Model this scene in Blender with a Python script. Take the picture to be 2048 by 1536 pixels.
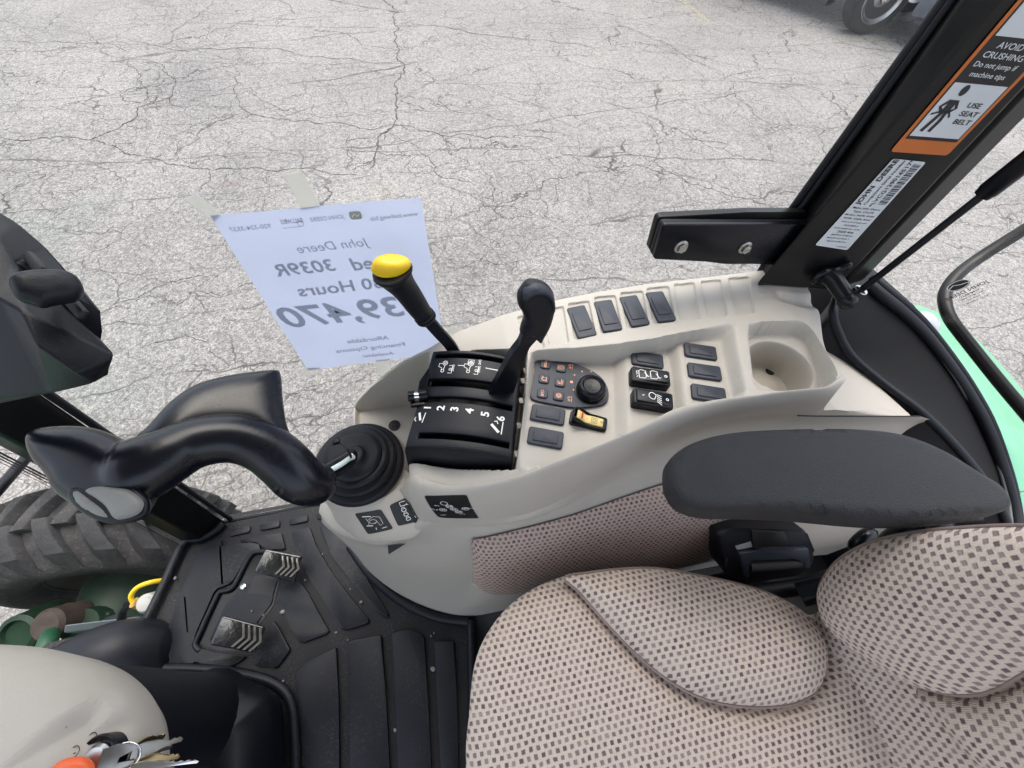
import bpy, bmesh, math, random
import numpy as np
from mathutils import Matrix, Vector
from mathutils.geometry import delaunay_2d_cdt

random.seed(7); rng = np.random.default_rng(7)
scene = bpy.context.scene
C = scene.collection
for o in list(bpy.data.objects): bpy.data.objects.remove(o)

# ---------------------------------------------------------------- camera
# metres; x = towards the rear of the tractor, y = its right side, z up; cab floor z = 0, asphalt z = GROUND
CAMZ = 1.14; FPX = 830.0; GROUND = -0.86
DEP, YAW, ROLL = (math.radians(a) for a in (56.641, 15.333, 4.274))
FW = np.array([math.sin(YAW)*math.cos(DEP), math.cos(YAW)*math.cos(DEP), -math.sin(DEP)])
_rt = np.array([math.cos(YAW), -math.sin(YAW), 0.0]); _up = np.cross(_rt, FW)
RT = math.cos(ROLL)*_rt + math.sin(ROLL)*_up
UP = -math.sin(ROLL)*_rt + math.cos(ROLL)*_up
cam = bpy.data.cameras.new('camera'); cam_o = bpy.data.objects.new('camera', cam); C.objects.link(cam_o)
cam.sensor_fit = 'HORIZONTAL'; cam.sensor_width = 36.0; cam.lens = FPX/2048*36.0
cam.clip_start = 0.01; cam.clip_end = 3000
cam_o.matrix_world = Matrix(((RT[0], UP[0], -FW[0], 0), (RT[1], UP[1], -FW[1], 0), (RT[2], UP[2], -FW[2], CAMZ), (0, 0, 0, 1)))
scene.camera = cam_o

# ---------------------------------------------------------------- sky, sun, exposure (bright overcast)
SUN_EL, SUN_AZ = math.radians(76), math.radians(20)     # azimuth from +y towards +x
world = bpy.data.worlds.new('World'); scene.world = world; world.use_nodes = True
wn = world.node_tree.nodes; wl = world.node_tree.links
sky = wn.new('ShaderNodeTexSky'); sky.sky_type = 'NISHITA'; sky.sun_disc = False
sky.sun_elevation = SUN_EL; sky.sun_rotation = SUN_AZ
sky.air_density = 1.0; sky.dust_density = 4.0; sky.ozone_density = 1.0
bg = wn['Background']; bg.inputs['Strength'].default_value = 0.15
hs_ = wn.new('ShaderNodeHueSaturation'); hs_.inputs['Saturation'].default_value = .6      # thin cloud: a greyer sky
wl.new(sky.outputs['Color'], hs_.inputs['Color']); wl.new(hs_.outputs['Color'], bg.inputs['Color'])
sun = bpy.data.lights.new('sun', 'SUN'); sun.energy = 0.8; sun.angle = math.radians(60); sun.color = (1.0, 0.965, 0.91)
sun_o = bpy.data.objects.new('sun', sun); C.objects.link(sun_o)
_sd = Vector((math.sin(SUN_AZ)*math.cos(SUN_EL), math.cos(SUN_AZ)*math.cos(SUN_EL), math.sin(SUN_EL)))
sun_o.rotation_euler = _sd.to_track_quat('Z', 'Y').to_euler()
scene.view_settings.view_transform = 'Standard'; scene.view_settings.look = 'None'
scene.view_settings.gamma = 1.0; scene.view_settings.use_curve_mapping = False
scene.view_settings.exposure = 1.84
scene.view_settings.use_white_balance = True; scene.view_settings.white_balance_temperature = 6750; scene.view_settings.white_balance_tint = 10
scene.render.engine = 'CYCLES'
scene.cycles.use_denoising = True
scene.cycles.max_bounces = 7; scene.cycles.diffuse_bounces = 4; scene.cycles.glossy_bounces = 3
scene.cycles.transparent_max_bounces = 16; scene.cycles.transmission_bounces = 6
scene.cycles.sample_clamp_indirect = 6.0

# ---------------------------------------------------------------- geometry helpers
def P(px, py, z=None, y=None, x=None, pl=None):
    """point where the sight line through a photo pixel meets a plane of the cab (a height, a side wall, any plane)"""
    v = FW + RT*(px-1024)/FPX - UP*(py-768)/FPX
    if pl is not None:
        o, n = pl; t = np.dot(np.asarray(o, float) - [0, 0, CAMZ], n)/np.dot(v, n)
    elif z is not None: t = (z-CAMZ)/v[2]
    elif y is not None: t = y/v[1]
    else: t = x/v[0]
    return v*t + np.array([0, 0, CAMZ])
def PZ(pts, z): return np.array([P(a, b, z=z) for a, b in pts])
def PV(pts): return np.array([P(p[0], p[1], z=p[2]) for p in pts])
def unit(v): v = np.asarray(v, float); return v/np.linalg.norm(v)
def crv(pts, n=6, closed=False):
    p = np.asarray(pts, float); m = len(p); out = []
    for i in range(m if closed else m-1):
        if closed: a, b, c, d = p[i-1], p[i], p[(i+1) % m], p[(i+2) % m]
        else: a, b, c, d = p[max(i-1, 0)], p[i], p[i+1], p[min(i+2, m-1)]
        for k in range(n):
            t = k/n
            out.append(.5*((2*b)+(c-a)*t+(2*a-5*b+4*c-d)*t*t+(3*b-a-3*c+d)*t**3))
    if not closed: out.append(p[-1])
    return np.array(out)
def resample(pts, n, closed=False):
    p = np.asarray(pts, float)
    if closed: p = np.vstack([p, p[:1]])
    s = np.r_[0, np.cumsum(np.linalg.norm(np.diff(p, axis=0), axis=1))]
    t = np.linspace(0, s[-1], n+1)[:-1] if closed else np.linspace(0, s[-1], n)
    return np.stack([np.interp(t, s, p[:, k]) for k in range(p.shape[1])], 1)
def sdf(poly, X, Y):
    """signed distance to a polygon, positive inside"""
    poly = np.asarray(poly, float)[:, :2]; d = np.full(X.shape, 1e9); ins = np.zeros(X.shape, bool)
    n = len(poly)
    for i in range(n):
        ax, ay = poly[i]; bx, by = poly[(i+1) % n]
        ex, ey = bx-ax, by-ay; l2 = ex*ex+ey*ey+1e-18
        t = np.clip(((X-ax)*ex+(Y-ay)*ey)/l2, 0, 1)
        d = np.minimum(d, np.hypot(X-ax-t*ex, Y-ay-t*ey))
        c = ((ay > Y) != (by > Y)) & (X < (bx-ax)*(Y-ay)/((by-ay) if abs(by-ay) > 1e-12 else 1e-12)+ax)
        ins ^= c
    return np.where(ins, d, -d)
def sm(t): t = np.clip(t, 0, 1); return t*t*(3-2*t)
class Fr:
    """a local frame: origin, right, up; normal = right x up"""
    def __init__(s, o, ex, ey):
        s.o = np.asarray(o, float); s.ex = unit(ex); ez = unit(np.cross(s.ex, ey)); s.ez = ez; s.ey = np.cross(ez, s.ex)
    def w(s, p):
        p = np.asarray(p, float)
        if p.shape[-1] == 2: return s.o + p[..., :1]*s.ex + p[..., 1:2]*s.ey
        return s.o + p[..., :1]*s.ex + p[..., 1:2]*s.ey + p[..., 2:3]*s.ez
    def l(s, q):
        q = np.asarray(q, float)-s.o; return np.stack([q@s.ex, q@s.ey, q@s.ez], -1)
    def pix(s, pts):        # photo pixels -> local 2D on this plane
        return np.array([s.l(P(a, b, pl=(s.o, s.ez)))[:2] for a, b in pts])
    def m(s, sx=1, sy=1, sz=1):
        return Matrix([[s.ex[i]*sx, s.ey[i]*sy, s.ez[i]*sz, s.o[i]] for i in range(3)] + [[0, 0, 0, 1]])
    def at(s, x, y, z=0.0, ang=0.0):
        c, q = math.cos(ang), math.sin(ang)
        return Fr(s.w((x, y, z)), s.ex*c+s.ey*q, s.ey*c-s.ex*q)

def tag(o, label=None, cat=None, group=None, kind=None):
    if label: o['label'] = label
    if cat: o['category'] = cat
    if group: o['group'] = group
    if kind: o['kind'] = kind
    return o
def thing(name, label, cat, loc, group=None):
    o = bpy.data.objects.new(name, None); C.objects.link(o); o.location = loc; o.empty_display_size = .02
    return tag(o, label, cat, group)
def link(o, parent=None, mat=None, frame=None):
    C.objects.link(o)
    if mat is not None and o.data is not None and not o.data.materials: o.data.materials.append(mat)
    M = frame.m() if frame is not None else Matrix.Identity(4)
    if parent is not None:
        o.parent = parent
        pm = world_of(parent)
        o.matrix_parent_inverse = pm.inverted()
    o.matrix_basis = M
    return o
def world_of(o):
    if o.parent is None: return o.matrix_basis.copy() if o.type != 'EMPTY' else Matrix.Translation(o.location)
    return world_of(o.parent) @ o.matrix_parent_inverse @ o.matrix_basis
def mesh(name, verts, faces, mat=None, parent=None, smooth=True, uv=None, frame=None, sharp=None):
    me = bpy.data.meshes.new(name)
    me.from_pydata([tuple(map(float, v)) for v in verts], [], [tuple(int(i) for i in f) for f in faces]); me.update()
    if smooth: me.polygons.foreach_set('use_smooth', [True]*len(me.polygons))
    if uv is not None:
        L = me.uv_layers.new(name='UVMap'); uv = np.asarray(uv, float)
        idx = np.empty(len(me.loops), int); me.loops.foreach_get('vertex_index', idx)
        L.data.foreach_set('uv', uv[idx].astype(np.float32).ravel())
    if sharp is not None:
        try: me.set_sharp_from_angle(angle=math.radians(sharp))
        except Exception: pass
    return link(bpy.data.objects.new(name, me), parent, mat, frame)
def from_bm(name, bm, mat=None, parent=None, smooth=True, frame=None, sharp=40):
    me = bpy.data.meshes.new(name); bm.normal_update(); bm.to_mesh(me); bm.free()
    if smooth:
        me.polygons.foreach_set('use_smooth', [True]*len(me.polygons))
        try: me.set_sharp_from_angle(angle=math.radians(sharp))
        except Exception: pass
    return link(bpy.data.objects.new(name, me), parent, mat, frame)
def bm_box(sx, sy, sz, bev=0.0, seg=2, c=(0, 0, 0)):
    bm = bmesh.new(); bmesh.ops.create_cube(bm, size=1.0)
    for v in bm.verts: v.co = Vector((v.co.x*sx+c[0], v.co.y*sy+c[1], v.co.z*sz+c[2]))
    if bev > 0: bmesh.ops.bevel(bm, geom=list(bm.edges), offset=bev, segments=seg, profile=.5, affect='EDGES', clamp_overlap=True)
    return bm
def box(name, F, sx, sy, sz, bev, mat, parent=None, c=(0, 0, 0), seg=2):
    return from_bm(name, bm_box(sx, sy, sz, bev, seg, c), mat, parent, frame=F)
def bm_plate(pts2, z0, z1, bev=0.0, seg=2, rim=True):
    """prism over a 2D outline, its upper edge rounded"""
    bm = bmesh.new(); pts = np.asarray(pts2, float)
    a = sum(pts[i-1][0]*pts[i][1]-pts[i][0]*pts[i-1][1] for i in range(len(pts)))
    if a < 0: pts = pts[::-1]
    lo = [bm.verts.new((p[0], p[1], z0)) for p in pts]; hi = [bm.verts.new((p[0], p[1], z1)) for p in pts]
    n = len(pts); bm.faces.new(lo[::-1]); top = bm.faces.new(hi)
    for i in range(n): bm.faces.new((lo[i], lo[(i+1) % n], hi[(i+1) % n], hi[i]))
    if bev > 0:
        bmesh.ops.bevel(bm, geom=list(top.edges), offset=bev, segments=seg, profile=.5, affect='EDGES', clamp_overlap=True)
    return bm
def plate(name, F, pts2, z0, z1, bev, mat, parent=None, seg=2, sharp=35):
    return from_bm(name, bm_plate(pts2, z0, z1, bev, seg), mat, parent, frame=F, sharp=sharp)
def rrect(w, h, r, n=4):
    out = []
    for cx, cy, a0 in ((w/2-r, h/2-r, 0), (-w/2+r, h/2-r, 90), (-w/2+r, -h/2+r, 180), (w/2-r, -h/2+r, 270)):
        for k in range(n+1):
            a = math.radians(a0+90*k/n); out.append((cx+r*math.cos(a), cy+r*math.sin(a)))
    return np.array(out)
def rpoly(pts, r, n=3):
    """round the corners of a 2D polygon"""
    p = np.asarray(pts, float); m = len(p); out = []
    for i in range(m):
        a, b, c = p[i-1], p[i], p[(i+1) % m]
        l1, l2 = np.linalg.norm(a-b), np.linalg.norm(c-b); q = min(r, l1*.45, l2*.45)
        s, e = b+(a-b)/l1*q, b+(c-b)/l2*q
        for k in range(n+1):
            t = k/n; out.append((1-t)**2*s+2*t*(1-t)*b+t*t*e)
    return np.array(out)
def tube_geo(path, rad, n=12, sq=None, caps=True, up=None):
    path = np.asarray(path, float); m = len(path); rad = np.broadcast_to(np.asarray(rad, float), (m,)) if np.ndim(rad) < 2 else np.asarray(rad, float)
    T = np.gradient(path, axis=0); T /= np.linalg.norm(T, axis=1)[:, None]
    ref = np.asarray(up if up is not None else (0, 0, 1.0)); 
    if up is None and abs(np.dot(ref, T[0])) > .9: ref = np.array([1.0, 0, 0])
    N = []; nv = unit(ref - T[0]*np.dot(ref, T[0]))
    for i in range(m):
        nv = unit(nv - T[i]*np.dot(nv, T[i])); N.append(nv)
    N = np.array(N); B = np.cross(T, N); V = []
    for i in range(m):
        ra, rb = (rad[i], rad[i]) if np.ndim(rad) == 1 else rad[i]
        for k in range(n):
            a = 2*math.pi*k/n; ca, sa = math.cos(a), math.sin(a)
            if sq: ca, sa = math.copysign(abs(ca)**sq, ca), math.copysign(abs(sa)**sq, sa)
            V.append(path[i]+N[i]*ra*ca+B[i]*rb*sa)
    Fc = [(i*n+k, i*n+(k+1) % n, (i+1)*n+(k+1) % n, (i+1)*n+k) for i in range(m-1) for k in range(n)]
    if caps:
        Fc += [tuple(range(n))[::-1], tuple(range((m-1)*n, m*n))]
    return np.array(V), Fc
def tube(name, path, rad, mat, parent=None, n=12, sq=None, sharp=50, up=None):
    V, Fc = tube_geo(path, rad, n, sq, up=up)
    return mesh(name, V, Fc, mat, parent, sharp=sharp)
def lathe(name, F, prof, mat, parent=None, n=32, sharp=35):
    """revolve (radius, height) about a frame's normal"""
    V = [(r*math.cos(2*math.pi*k/n), r*math.sin(2*math.pi*k/n), h) for r, h in prof for k in range(n)]
    m = len(prof)
    Fc = [(i*n+k, i*n+(k+1) % n, (i+1)*n+(k+1) % n, (i+1)*n+k) for i in range(m-1) for k in range(n)]
    Fc += [tuple(range(n))[::-1], tuple(range((m-1)*n, m*n))]
    return mesh(name, V, Fc, mat, parent, sharp=sharp, frame=F)
def loft(rows, wrap=False):
    R = np.asarray(rows, float); m, n = R.shape[:2]
    Fc = [(i*n+k, i*n+(k+1) % n, (i+1)*n+(k+1) % n, (i+1)*n+k) for i in range(m-1) for k in range(n if wrap else n-1)]
    return R.reshape(-1, 3), Fc
def cdt(outline, h, rings=()):
    """triangulate a 2D outline with inner points; returns points, triangles, distance to the edge"""
    p = np.asarray(outline, float); n = len(p)
    pts = [tuple(q) for q in p]
    for d in rings:
        t = np.roll(p, -1, 0)-np.roll(p, 1, 0); nr = np.stack([-t[:, 1], t[:, 0]], 1); nr /= np.linalg.norm(nr, axis=1)[:, None]+1e-12
        a = np.sum(p[:, 0]*np.roll(p[:, 1], -1)-np.roll(p[:, 0], -1)*p[:, 1])
        q = p+nr*(d if a > 0 else -d); s = sdf(p, q[:, 0], q[:, 1]); pts += [tuple(v) for v, k in zip(q, s) if k > d*.8]
    far = max(list(rings)+[0])+h*.45
    gx, gy = np.meshgrid(np.arange(p[:, 0].min(), p[:, 0].max(), h), np.arange(p[:, 1].min(), p[:, 1].max(), h))
    gx = gx + (np.arange(gx.shape[0]) % 2)[:, None]*h*.5
    s = sdf(p, gx, gy); k = s > far; pts += list(zip(gx[k], gy[k]))
    vs, _, fs, *_ = delaunay_2d_cdt([Vector(q) for q in pts], [(i, (i+1) % n) for i in range(n)], [], 1, 1e-7)
    V = np.array([tuple(v) for v in vs]); d = np.maximum(sdf(p, V[:, 0], V[:, 1]), 0)
    return V, fs, d
def pillow(name, F, outline, top, bot, R, h, mat, parent=None, zf=None, uvs=1.0, e=2.0, Rb=None):
    """a rounded solid over a 2D outline: swells 'top' up and 'bot' down from the frame's plane with edge radius R"""
    V, fs, d = cdt(outline, h, (R*.04, R*.16, R*.4))
    d[d < 1e-6] = 0; Rb = Rb or R
    pr = (1-(1-np.minimum(d/R, 1))**e)**(1/e); prb = (1-(1-np.minimum(d/Rb, 1))**e)**(1/e)
    zt = top*pr; zb = -bot*prb
    if zf is not None: zt = zt+zf(V[:, 0], V[:, 1], d)*np.minimum(pr*1.2, 1)
    edge = d <= 0; n = len(V); idx = np.arange(n); low = idx.copy(); k = n
    W = [np.c_[V, zt]]; ex = []
    for i in range(n):
        if not edge[i]: low[i] = k; k += 1; ex.append((V[i, 0], V[i, 1], zb[i]))
    allv = np.vstack([W[0], np.array(ex)]) if ex else W[0]
    fc = []
    for f in fs:
        a, b, c = f
        ar = (V[b, 0]-V[a, 0])*(V[c, 1]-V[a, 1])-(V[c, 0]-V[a, 0])*(V[b, 1]-V[a, 1])
        if ar < 0: a, c = c, a
        fc.append((a, b, c)); fc.append((low[c], low[b], low[a]))
    return mesh(name, allv, fc, mat, parent, uv=allv[:, :2]*uvs, frame=F)
def text(name, s, F, size, mat, parent=None, ax='CENTER', bold=0.0, shear=0.0, sx=1.0, mirror=False):
    cu = bpy.data.curves.new(name, 'FONT'); cu.body = s; cu.size = size; cu.align_x = ax; cu.align_y = 'CENTER'
    cu.offset = bold*size; cu.shear = shear; cu.resolution_u = 3
    o = bpy.data.objects.new(name, cu); cu.materials.append(mat)
    link(o, parent, None, F)
    o.matrix_basis = F.m((-1 if mirror else 1)*sx, 1, 1)
    return o
def strokes(name, lines, w, F, mat, parent=None, z=0.0):
    """printed line art: flat ribbons"""
    V = []; Fc = []
    for L in lines:
        L = np.asarray(L, float)
        t = np.gradient(L, axis=0) if len(L) > 1 else None
        if np.allclose(L[0], L[-1]) and len(L) > 3: t[0] = t[-1] = L[1]-L[-2]
        t /= np.linalg.norm(t, axis=1)[:, None]+1e-12; nr = np.stack([-t[:, 1], t[:, 0]], 1)*w/2; b = len(V)
        for p, q in zip(L, nr): V += [(*(p+q), z), (*(p-q), z)]
        Fc += [(b+2*i, b+2*i+1, b+2*i+3, b+2*i+2) for i in range(len(L)-1)]
    return mesh(name, V, Fc, mat, parent, smooth=False, frame=F)
def circ(cx, cy, r, n=16, a0=0, a1=360, ry=None):
    a = np.radians(np.linspace(a0, a1, n+1)); return np.stack([cx+r*np.cos(a), cy+(ry or r)*np.sin(a)], 1)
def copy_of(o, parent, F):
    c = o.copy(); C.objects.link(c); c.parent = parent
    c.matrix_parent_inverse = world_of(parent).inverted(); c.matrix_basis = F.m(); return c
def mod_bevel(o, w, seg=2, ang=30):
    m = o.modifiers.new('bevel', 'BEVEL'); m.width = w; m.segments = seg; m.limit_method = 'ANGLE'; m.angle_limit = math.radians(ang); return o
def mod_solid(o, t, off=-1):
    m = o.modifiers.new('solid', 'SOLIDIFY'); m.thickness = t; m.offset = off; return o
def mod_sub(o, n=1):
    m = o.modifiers.new('sub', 'SUBSURF'); m.levels = n; m.render_levels = n; return o
def bvh_of(objs):
    from mathutils.bvhtree import BVHTree
    V = []; Fq = []
    for o in objs:
        b = len(V); W = world_of(o); V += [W @ v.co for v in o.data.vertices]; Fq += [tuple(i+b for i in p.vertices) for p in o.data.polygons]
    return BVHTree.FromPolygons(V, Fq)
def hit(tree, px, py):
    v = Vector(FW + RT*(px-1024)/FPX - UP*(py-768)/FPX).normalized(); q, n, i, d = tree.ray_cast(Vector((0, 0, CAMZ)), v)
    return np.array(q) if q is not None else None
UPX, RGT = np.array([-1.0, 0, 0]), np.array([0, 1.0, 0])      # operator's "up" on a panel = forward, "right" = tractor's right

# ---------------------------------------------------------------- materials
def new_mat(name):
    m = bpy.data.materials.new(name); m.use_nodes = True; nt = m.node_tree
    return m, nt, nt.nodes['Principled BSDF'], nt.nodes, nt.links
def nd(nt, t, **kw):
    n = nt.nodes.new(t)
    for k, v in kw.items():
        if k in n.inputs: n.inputs[k].default_value = v
        else: setattr(n, k, v)
    return n
def ramp(nt, src, stops, interp='LINEAR'):
    r = nt.nodes.new('ShaderNodeValToRGB'); r.color_ramp.interpolation = interp
    el = r.color_ramp.elements
    while len(el) < len(stops): el.new(.5)
    for e, (p, c) in zip(el, stops): e.position = p; e.color = (*c, 1) if len(c) == 3 else c
    nt.links.new(src, r.inputs['Fac']); return r
def mathn(nt, op, a, b=None, c=None):
    n = nt.nodes.new('ShaderNodeMath'); n.operation = op
    for i, v in enumerate((a, b, c)):
        if v is None: continue
        if hasattr(v, 'links') or hasattr(v, 'is_linked'): nt.links.new(v, n.inputs[i])
        else: n.inputs[i].default_value = v
    return n.outputs[0]
def mixc(nt, f, a, b):
    n = nt.nodes.new('ShaderNodeMix'); n.data_type = 'RGBA'
    for s, v in ((0, f), (6, a), (7, b)):
        if hasattr(v, 'is_linked'): nt.links.new(v, n.inputs[s])
        else: n.inputs[s].default_value = v if s == 0 else (*v, 1) if len(v) == 3 else v
    return n.outputs[2]
def plain(name, col, rough=.5, grain=0.0, gscale=900, var=.06, metal=0.0, spec=.5, coat=0.0, dust=0.0, specks=False):
    """moulded plastic, paint or metal: slight colour drift, uneven gloss, fine surface grain"""
    m, nt, b, N, L = new_mat(name)
    tc = nd(nt, 'ShaderNodeTexCoord'); big = nd(nt, 'ShaderNodeTexNoise', Scale=9.0, Detail=5.0, Roughness=.6)
    L.new(tc.outputs['Object'], big.inputs['Vector'])
    c = np.array(col); r = ramp(nt, big.outputs['Fac'], [(.3, tuple(c*(1-var))), (.7, tuple(np.minimum(c*(1+var), 1)))])
    out = r.outputs['Color']
    if dust > 0:
        dn = nd(nt, 'ShaderNodeTexNoise', Scale=260.0, Detail=3.0, Roughness=.7); L.new(tc.outputs['Object'], dn.inputs['Vector'])
        d2 = nd(nt, 'ShaderNodeTexNoise', Scale=14.0, Detail=3.0); L.new(tc.outputs['Object'], d2.inputs['Vector'])
        f = mathn(nt, 'MULTIPLY', ramp(nt, dn.outputs['Fac'], [(.52, (0, 0, 0)), (.75, (1, 1, 1))]).outputs['Color'], ramp(nt, d2.outputs['Fac'], [(.4, (0, 0, 0)), (.7, (1, 1, 1))]).outputs['Color'])
        out = mixc(nt, mathn(nt, 'MULTIPLY', f, dust), out, (.33, .30, .26))
    if specks:      # stray grains of dirt and faint scuffs
        vs = nd(nt, 'ShaderNodeTexVoronoi', Scale=95.0, Randomness=1.0); L.new(tc.outputs['Object'], vs.inputs['Vector'])
        sc_ = nd(nt, 'ShaderNodeSeparateColor'); L.new(vs.outputs['Color'], sc_.inputs[0])
        lim = mathn(nt, 'MULTIPLY', ramp(nt, sc_.outputs[0], [(.86, (0, 0, 0)), (.88, (1, 1, 1))]).outputs['Color'], ramp(nt, vs.outputs['Distance'], [(.05, (1, 1, 1)), (.10, (0, 0, 0))]).outputs['Color'])
        out = mixc(nt, mathn(nt, 'MULTIPLY', lim, .6), out, (.10, .085, .07))
        sn = nd(nt, 'ShaderNodeTexNoise', Scale=30.0, Detail=7.0, Roughness=.75); L.new(tc.outputs['Object'], sn.inputs['Vector'])
        out = mixc(nt, ramp(nt, sn.outputs['Fac'], [(.56, (0, 0, 0)), (.75, (.16,)*3)]).outputs['Color'], out, (.26, .235, .20))
    L.new(out, b.inputs['Base Color'])
    rr = nd(nt, 'ShaderNodeMapRange'); rr.inputs['To Min'].default_value = max(rough-.07, .02); rr.inputs['To Max'].default_value = min(rough+.09, 1)
    L.new(big.outputs['Fac'], rr.inputs['Value']); L.new(rr.outputs['Result'], b.inputs['Roughness'])
    b.inputs['Metallic'].default_value = metal; b.inputs['Specular IOR Level'].default_value = spec; b.inputs['Coat Weight'].default_value = coat
    if grain > 0:
        g = nd(nt, 'ShaderNodeTexNoise', Scale=gscale, Detail=2.0); L.new(tc.outputs['Object'], g.inputs['Vector'])
        bp = nd(nt, 'ShaderNodeBump', Strength=grain, Distance=.0006); L.new(g.outputs['Fac'], bp.inputs['Height']); L.new(bp.outputs['Normal'], b.inputs['Normal'])
    return m
def fabric_mat(name, pu=.0090, pv=.0074, light=(.70, .585, .495), dark=(.155, .10, .11)):
    """woven upholstery: staggered dark tufts between pale yarn, with relief"""
    m, nt, b, N, L = new_mat(name)
    uv = nd(nt, 'ShaderNodeUVMap'); 
    wob = nd(nt, 'ShaderNodeTexNoise', Scale=70.0, Detail=3.0); L.new(uv.outputs['UV'], wob.inputs['Vector'])
    wb = nd(nt, 'ShaderNodeVectorMath', operation='SCALE'); wb.inputs['Scale'].default_value = .0036
    sb = nd(nt, 'ShaderNodeVectorMath', operation='SUBTRACT'); L.new(wob.outputs['Color'], sb.inputs[0]); sb.inputs[1].default_value = (.5, .5, .5)
    L.new(sb.outputs[0], wb.inputs[0]); ad = nd(nt, 'ShaderNodeVectorMath', operation='ADD'); L.new(uv.outputs['UV'], ad.inputs[0]); L.new(wb.outputs[0], ad.inputs[1])
    sp = nd(nt, 'ShaderNodeSeparateXYZ'); L.new(ad.outputs[0], sp.inputs[0])
    v = mathn(nt, 'DIVIDE', sp.outputs['Y'], pv); row = mathn(nt, 'FLOOR', v)
    u = mathn(nt, 'ADD', mathn(nt, 'DIVIDE', sp.outputs['X'], pu), mathn(nt, 'MULTIPLY', row, .5))
    fu = mathn(nt, 'ABSOLUTE', mathn(nt, 'SUBTRACT', mathn(nt, 'FRACT', u), .5)); fv = mathn(nt, 'ABSOLUTE', mathn(nt, 'SUBTRACT', mathn(nt, 'FRACT', v), .5))
    def soft(x, lo, hi):
        r = nd(nt, 'ShaderNodeMapRange'); r.interpolation_type = 'SMOOTHSTEP'; L.new(x, r.inputs['Value'])
        r.inputs['From Min'].default_value = lo; r.inputs['From Max'].default_value = hi; r.inputs['To Min'].default_value = 1; r.inputs['To Max'].default_value = 0
        return r.outputs['Result']
    tuft = mathn(nt, 'MULTIPLY', soft(fu, .17, .32), soft(fv, .20, .38))
    # each tuft its own depth of colour
    cid = nd(nt, 'ShaderNodeCombineXYZ'); L.new(mathn(nt, 'FLOOR', u), cid.inputs[0]); L.new(row, cid.inputs[1])
    wn_ = nd(nt, 'ShaderNodeTexWhiteNoise'); L.new(cid.outputs[0], wn_.inputs['Vector'])
    tv = mathn(nt, 'MULTIPLY', tuft, mathn(nt, 'ADD', mathn(nt, 'MULTIPLY', wn_.outputs['Value'], .45), .6))
    yarn = nd(nt, 'ShaderNodeTexNoise', Scale=900.0, Detail=2.0); L.new(uv.outputs['UV'], yarn.inputs['Vector'])
    ribs = nd(nt, 'ShaderNodeTexWave', Scale=240.0, Distortion=1.2, Detail=1.0); ribs.bands_direction = 'X'; L.new(ad.outputs[0], ribs.inputs['Vector'])
    lt = mixc(nt, yarn.outputs['Fac'], tuple(np.array(light)*.72), tuple(np.minimum(np.array(light)*1.25, 1)))
    lt = mixc(nt, mathn(nt, 'MULTIPLY', ribs.outputs['Fac'], .22), lt, tuple(np.array(light)*.5))
    L.new(mixc(nt, tv, lt, dark), b.inputs['Base Color'])
    b.inputs['Roughness'].default_value = .95; b.inputs['Specular IOR Level'].default_value = .12; b.inputs['Sheen Weight'].default_value = .12
    hgt = mathn(nt, 'SUBTRACT', mathn(nt, 'ADD', mathn(nt, 'MULTIPLY', yarn.outputs['Fac'], .35), mathn(nt, 'MULTIPLY', ribs.outputs['Fac'], .3)), mathn(nt, 'MULTIPLY', tuft, .9))
    bp = nd(nt, 'ShaderNodeBump', Strength=.9, Distance=.0014); L.new(hgt, bp.inputs['Height']); L.new(bp.outputs['Normal'], b.inputs['Normal'])
    return m
M = {}
M['beige'] = plain('beige_plastic', (.445, .412, .362), .5, .35, 1100, .03, specks=True)
M['blk'] = plain('black_plastic', (.006, .0072, .0115), .42, .3, 1300, .12, spec=.27, dust=.05)
M['blk_gloss'] = plain('black_gloss_plastic', (.0035, .0042, .0068), .28, .05, 900, .1, spec=.28)
M['grip'] = plain('satin_black_grip', (.0035, .0044, .008), .27, .06, 1500, .1, spec=.38)
M['pad'] = plain('slate_switch_blank', (.020, .025, .038), .48, .35, 1600, .08, dust=.05)
M['paint'] = plain('black_frame_paint', (.006, .006, .0065), .36, .08, 700, .12, spec=.25, dust=.02)
M['rubber'] = plain('black_rubber', (.0055, .0065, .010), .5, .3, 900, .15, spec=.3, dust=.04)
M['mat'] = plain('floor_mat_rubber', (.0062, .0075, .012), .47, .4, 700, .2, spec=.3, dust=.16)
M['mat_dirty'] = plain('dirty_mat_rubber', (.0065, .007, .0095), .52, .5, 500, .4, spec=.28, dust=.3)
M['dark'] = plain('dark_cavity', (.006, .006, .007), .6)  # near-black; on hole and slot pieces it stands in for their shade
M['vinyl'] = plain('armrest_vinyl', (.018, .02, .027), .46, .0, 500, .1)
M['yellow'] = plain('yellow_knob', (.80, .52, .01), .42, .15, 900, .04)
M['yellow_sw'] = plain('cream_yellow_switch', (.72, .56, .22), .5, .1, 900, .04)
M['red'] = plain('red_mark', (.5, .02, .02), .5)
M['grey_rock'] = plain('grey_rocker', (.21, .21, .19), .45, .15, 900, .04)
M['metal'] = plain('zinc_metal', (.55, .55, .53), .3, .1, 500, .1, metal=1.0)
M['chrome'] = plain('chrome', (.8, .8, .8), .12, 0, 500, .05, metal=1.0)
M['brass'] = plain('brass_key', (.55, .45, .25), .3, .05, 500, .1, metal=1.0)
M['white'] = plain('white_print', (.82, .82, .80), .6, 0, 500, .02)
M['amber'] = plain('salmon_print', (.80, .36, .22), .6, 0, 500, .02)
M['ink'] = plain('black_ink', (.02, .02, .022), .6)
M['sticker'] = plain('black_sticker', (.006, .006, .007), .45)
M['label'] = plain('white_label', (.62, .65, .68), .4, 0, 500, .02)
M['orange'] = plain('orange_label', (.55, .14, .02), .4, 0, 500, .03)
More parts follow.
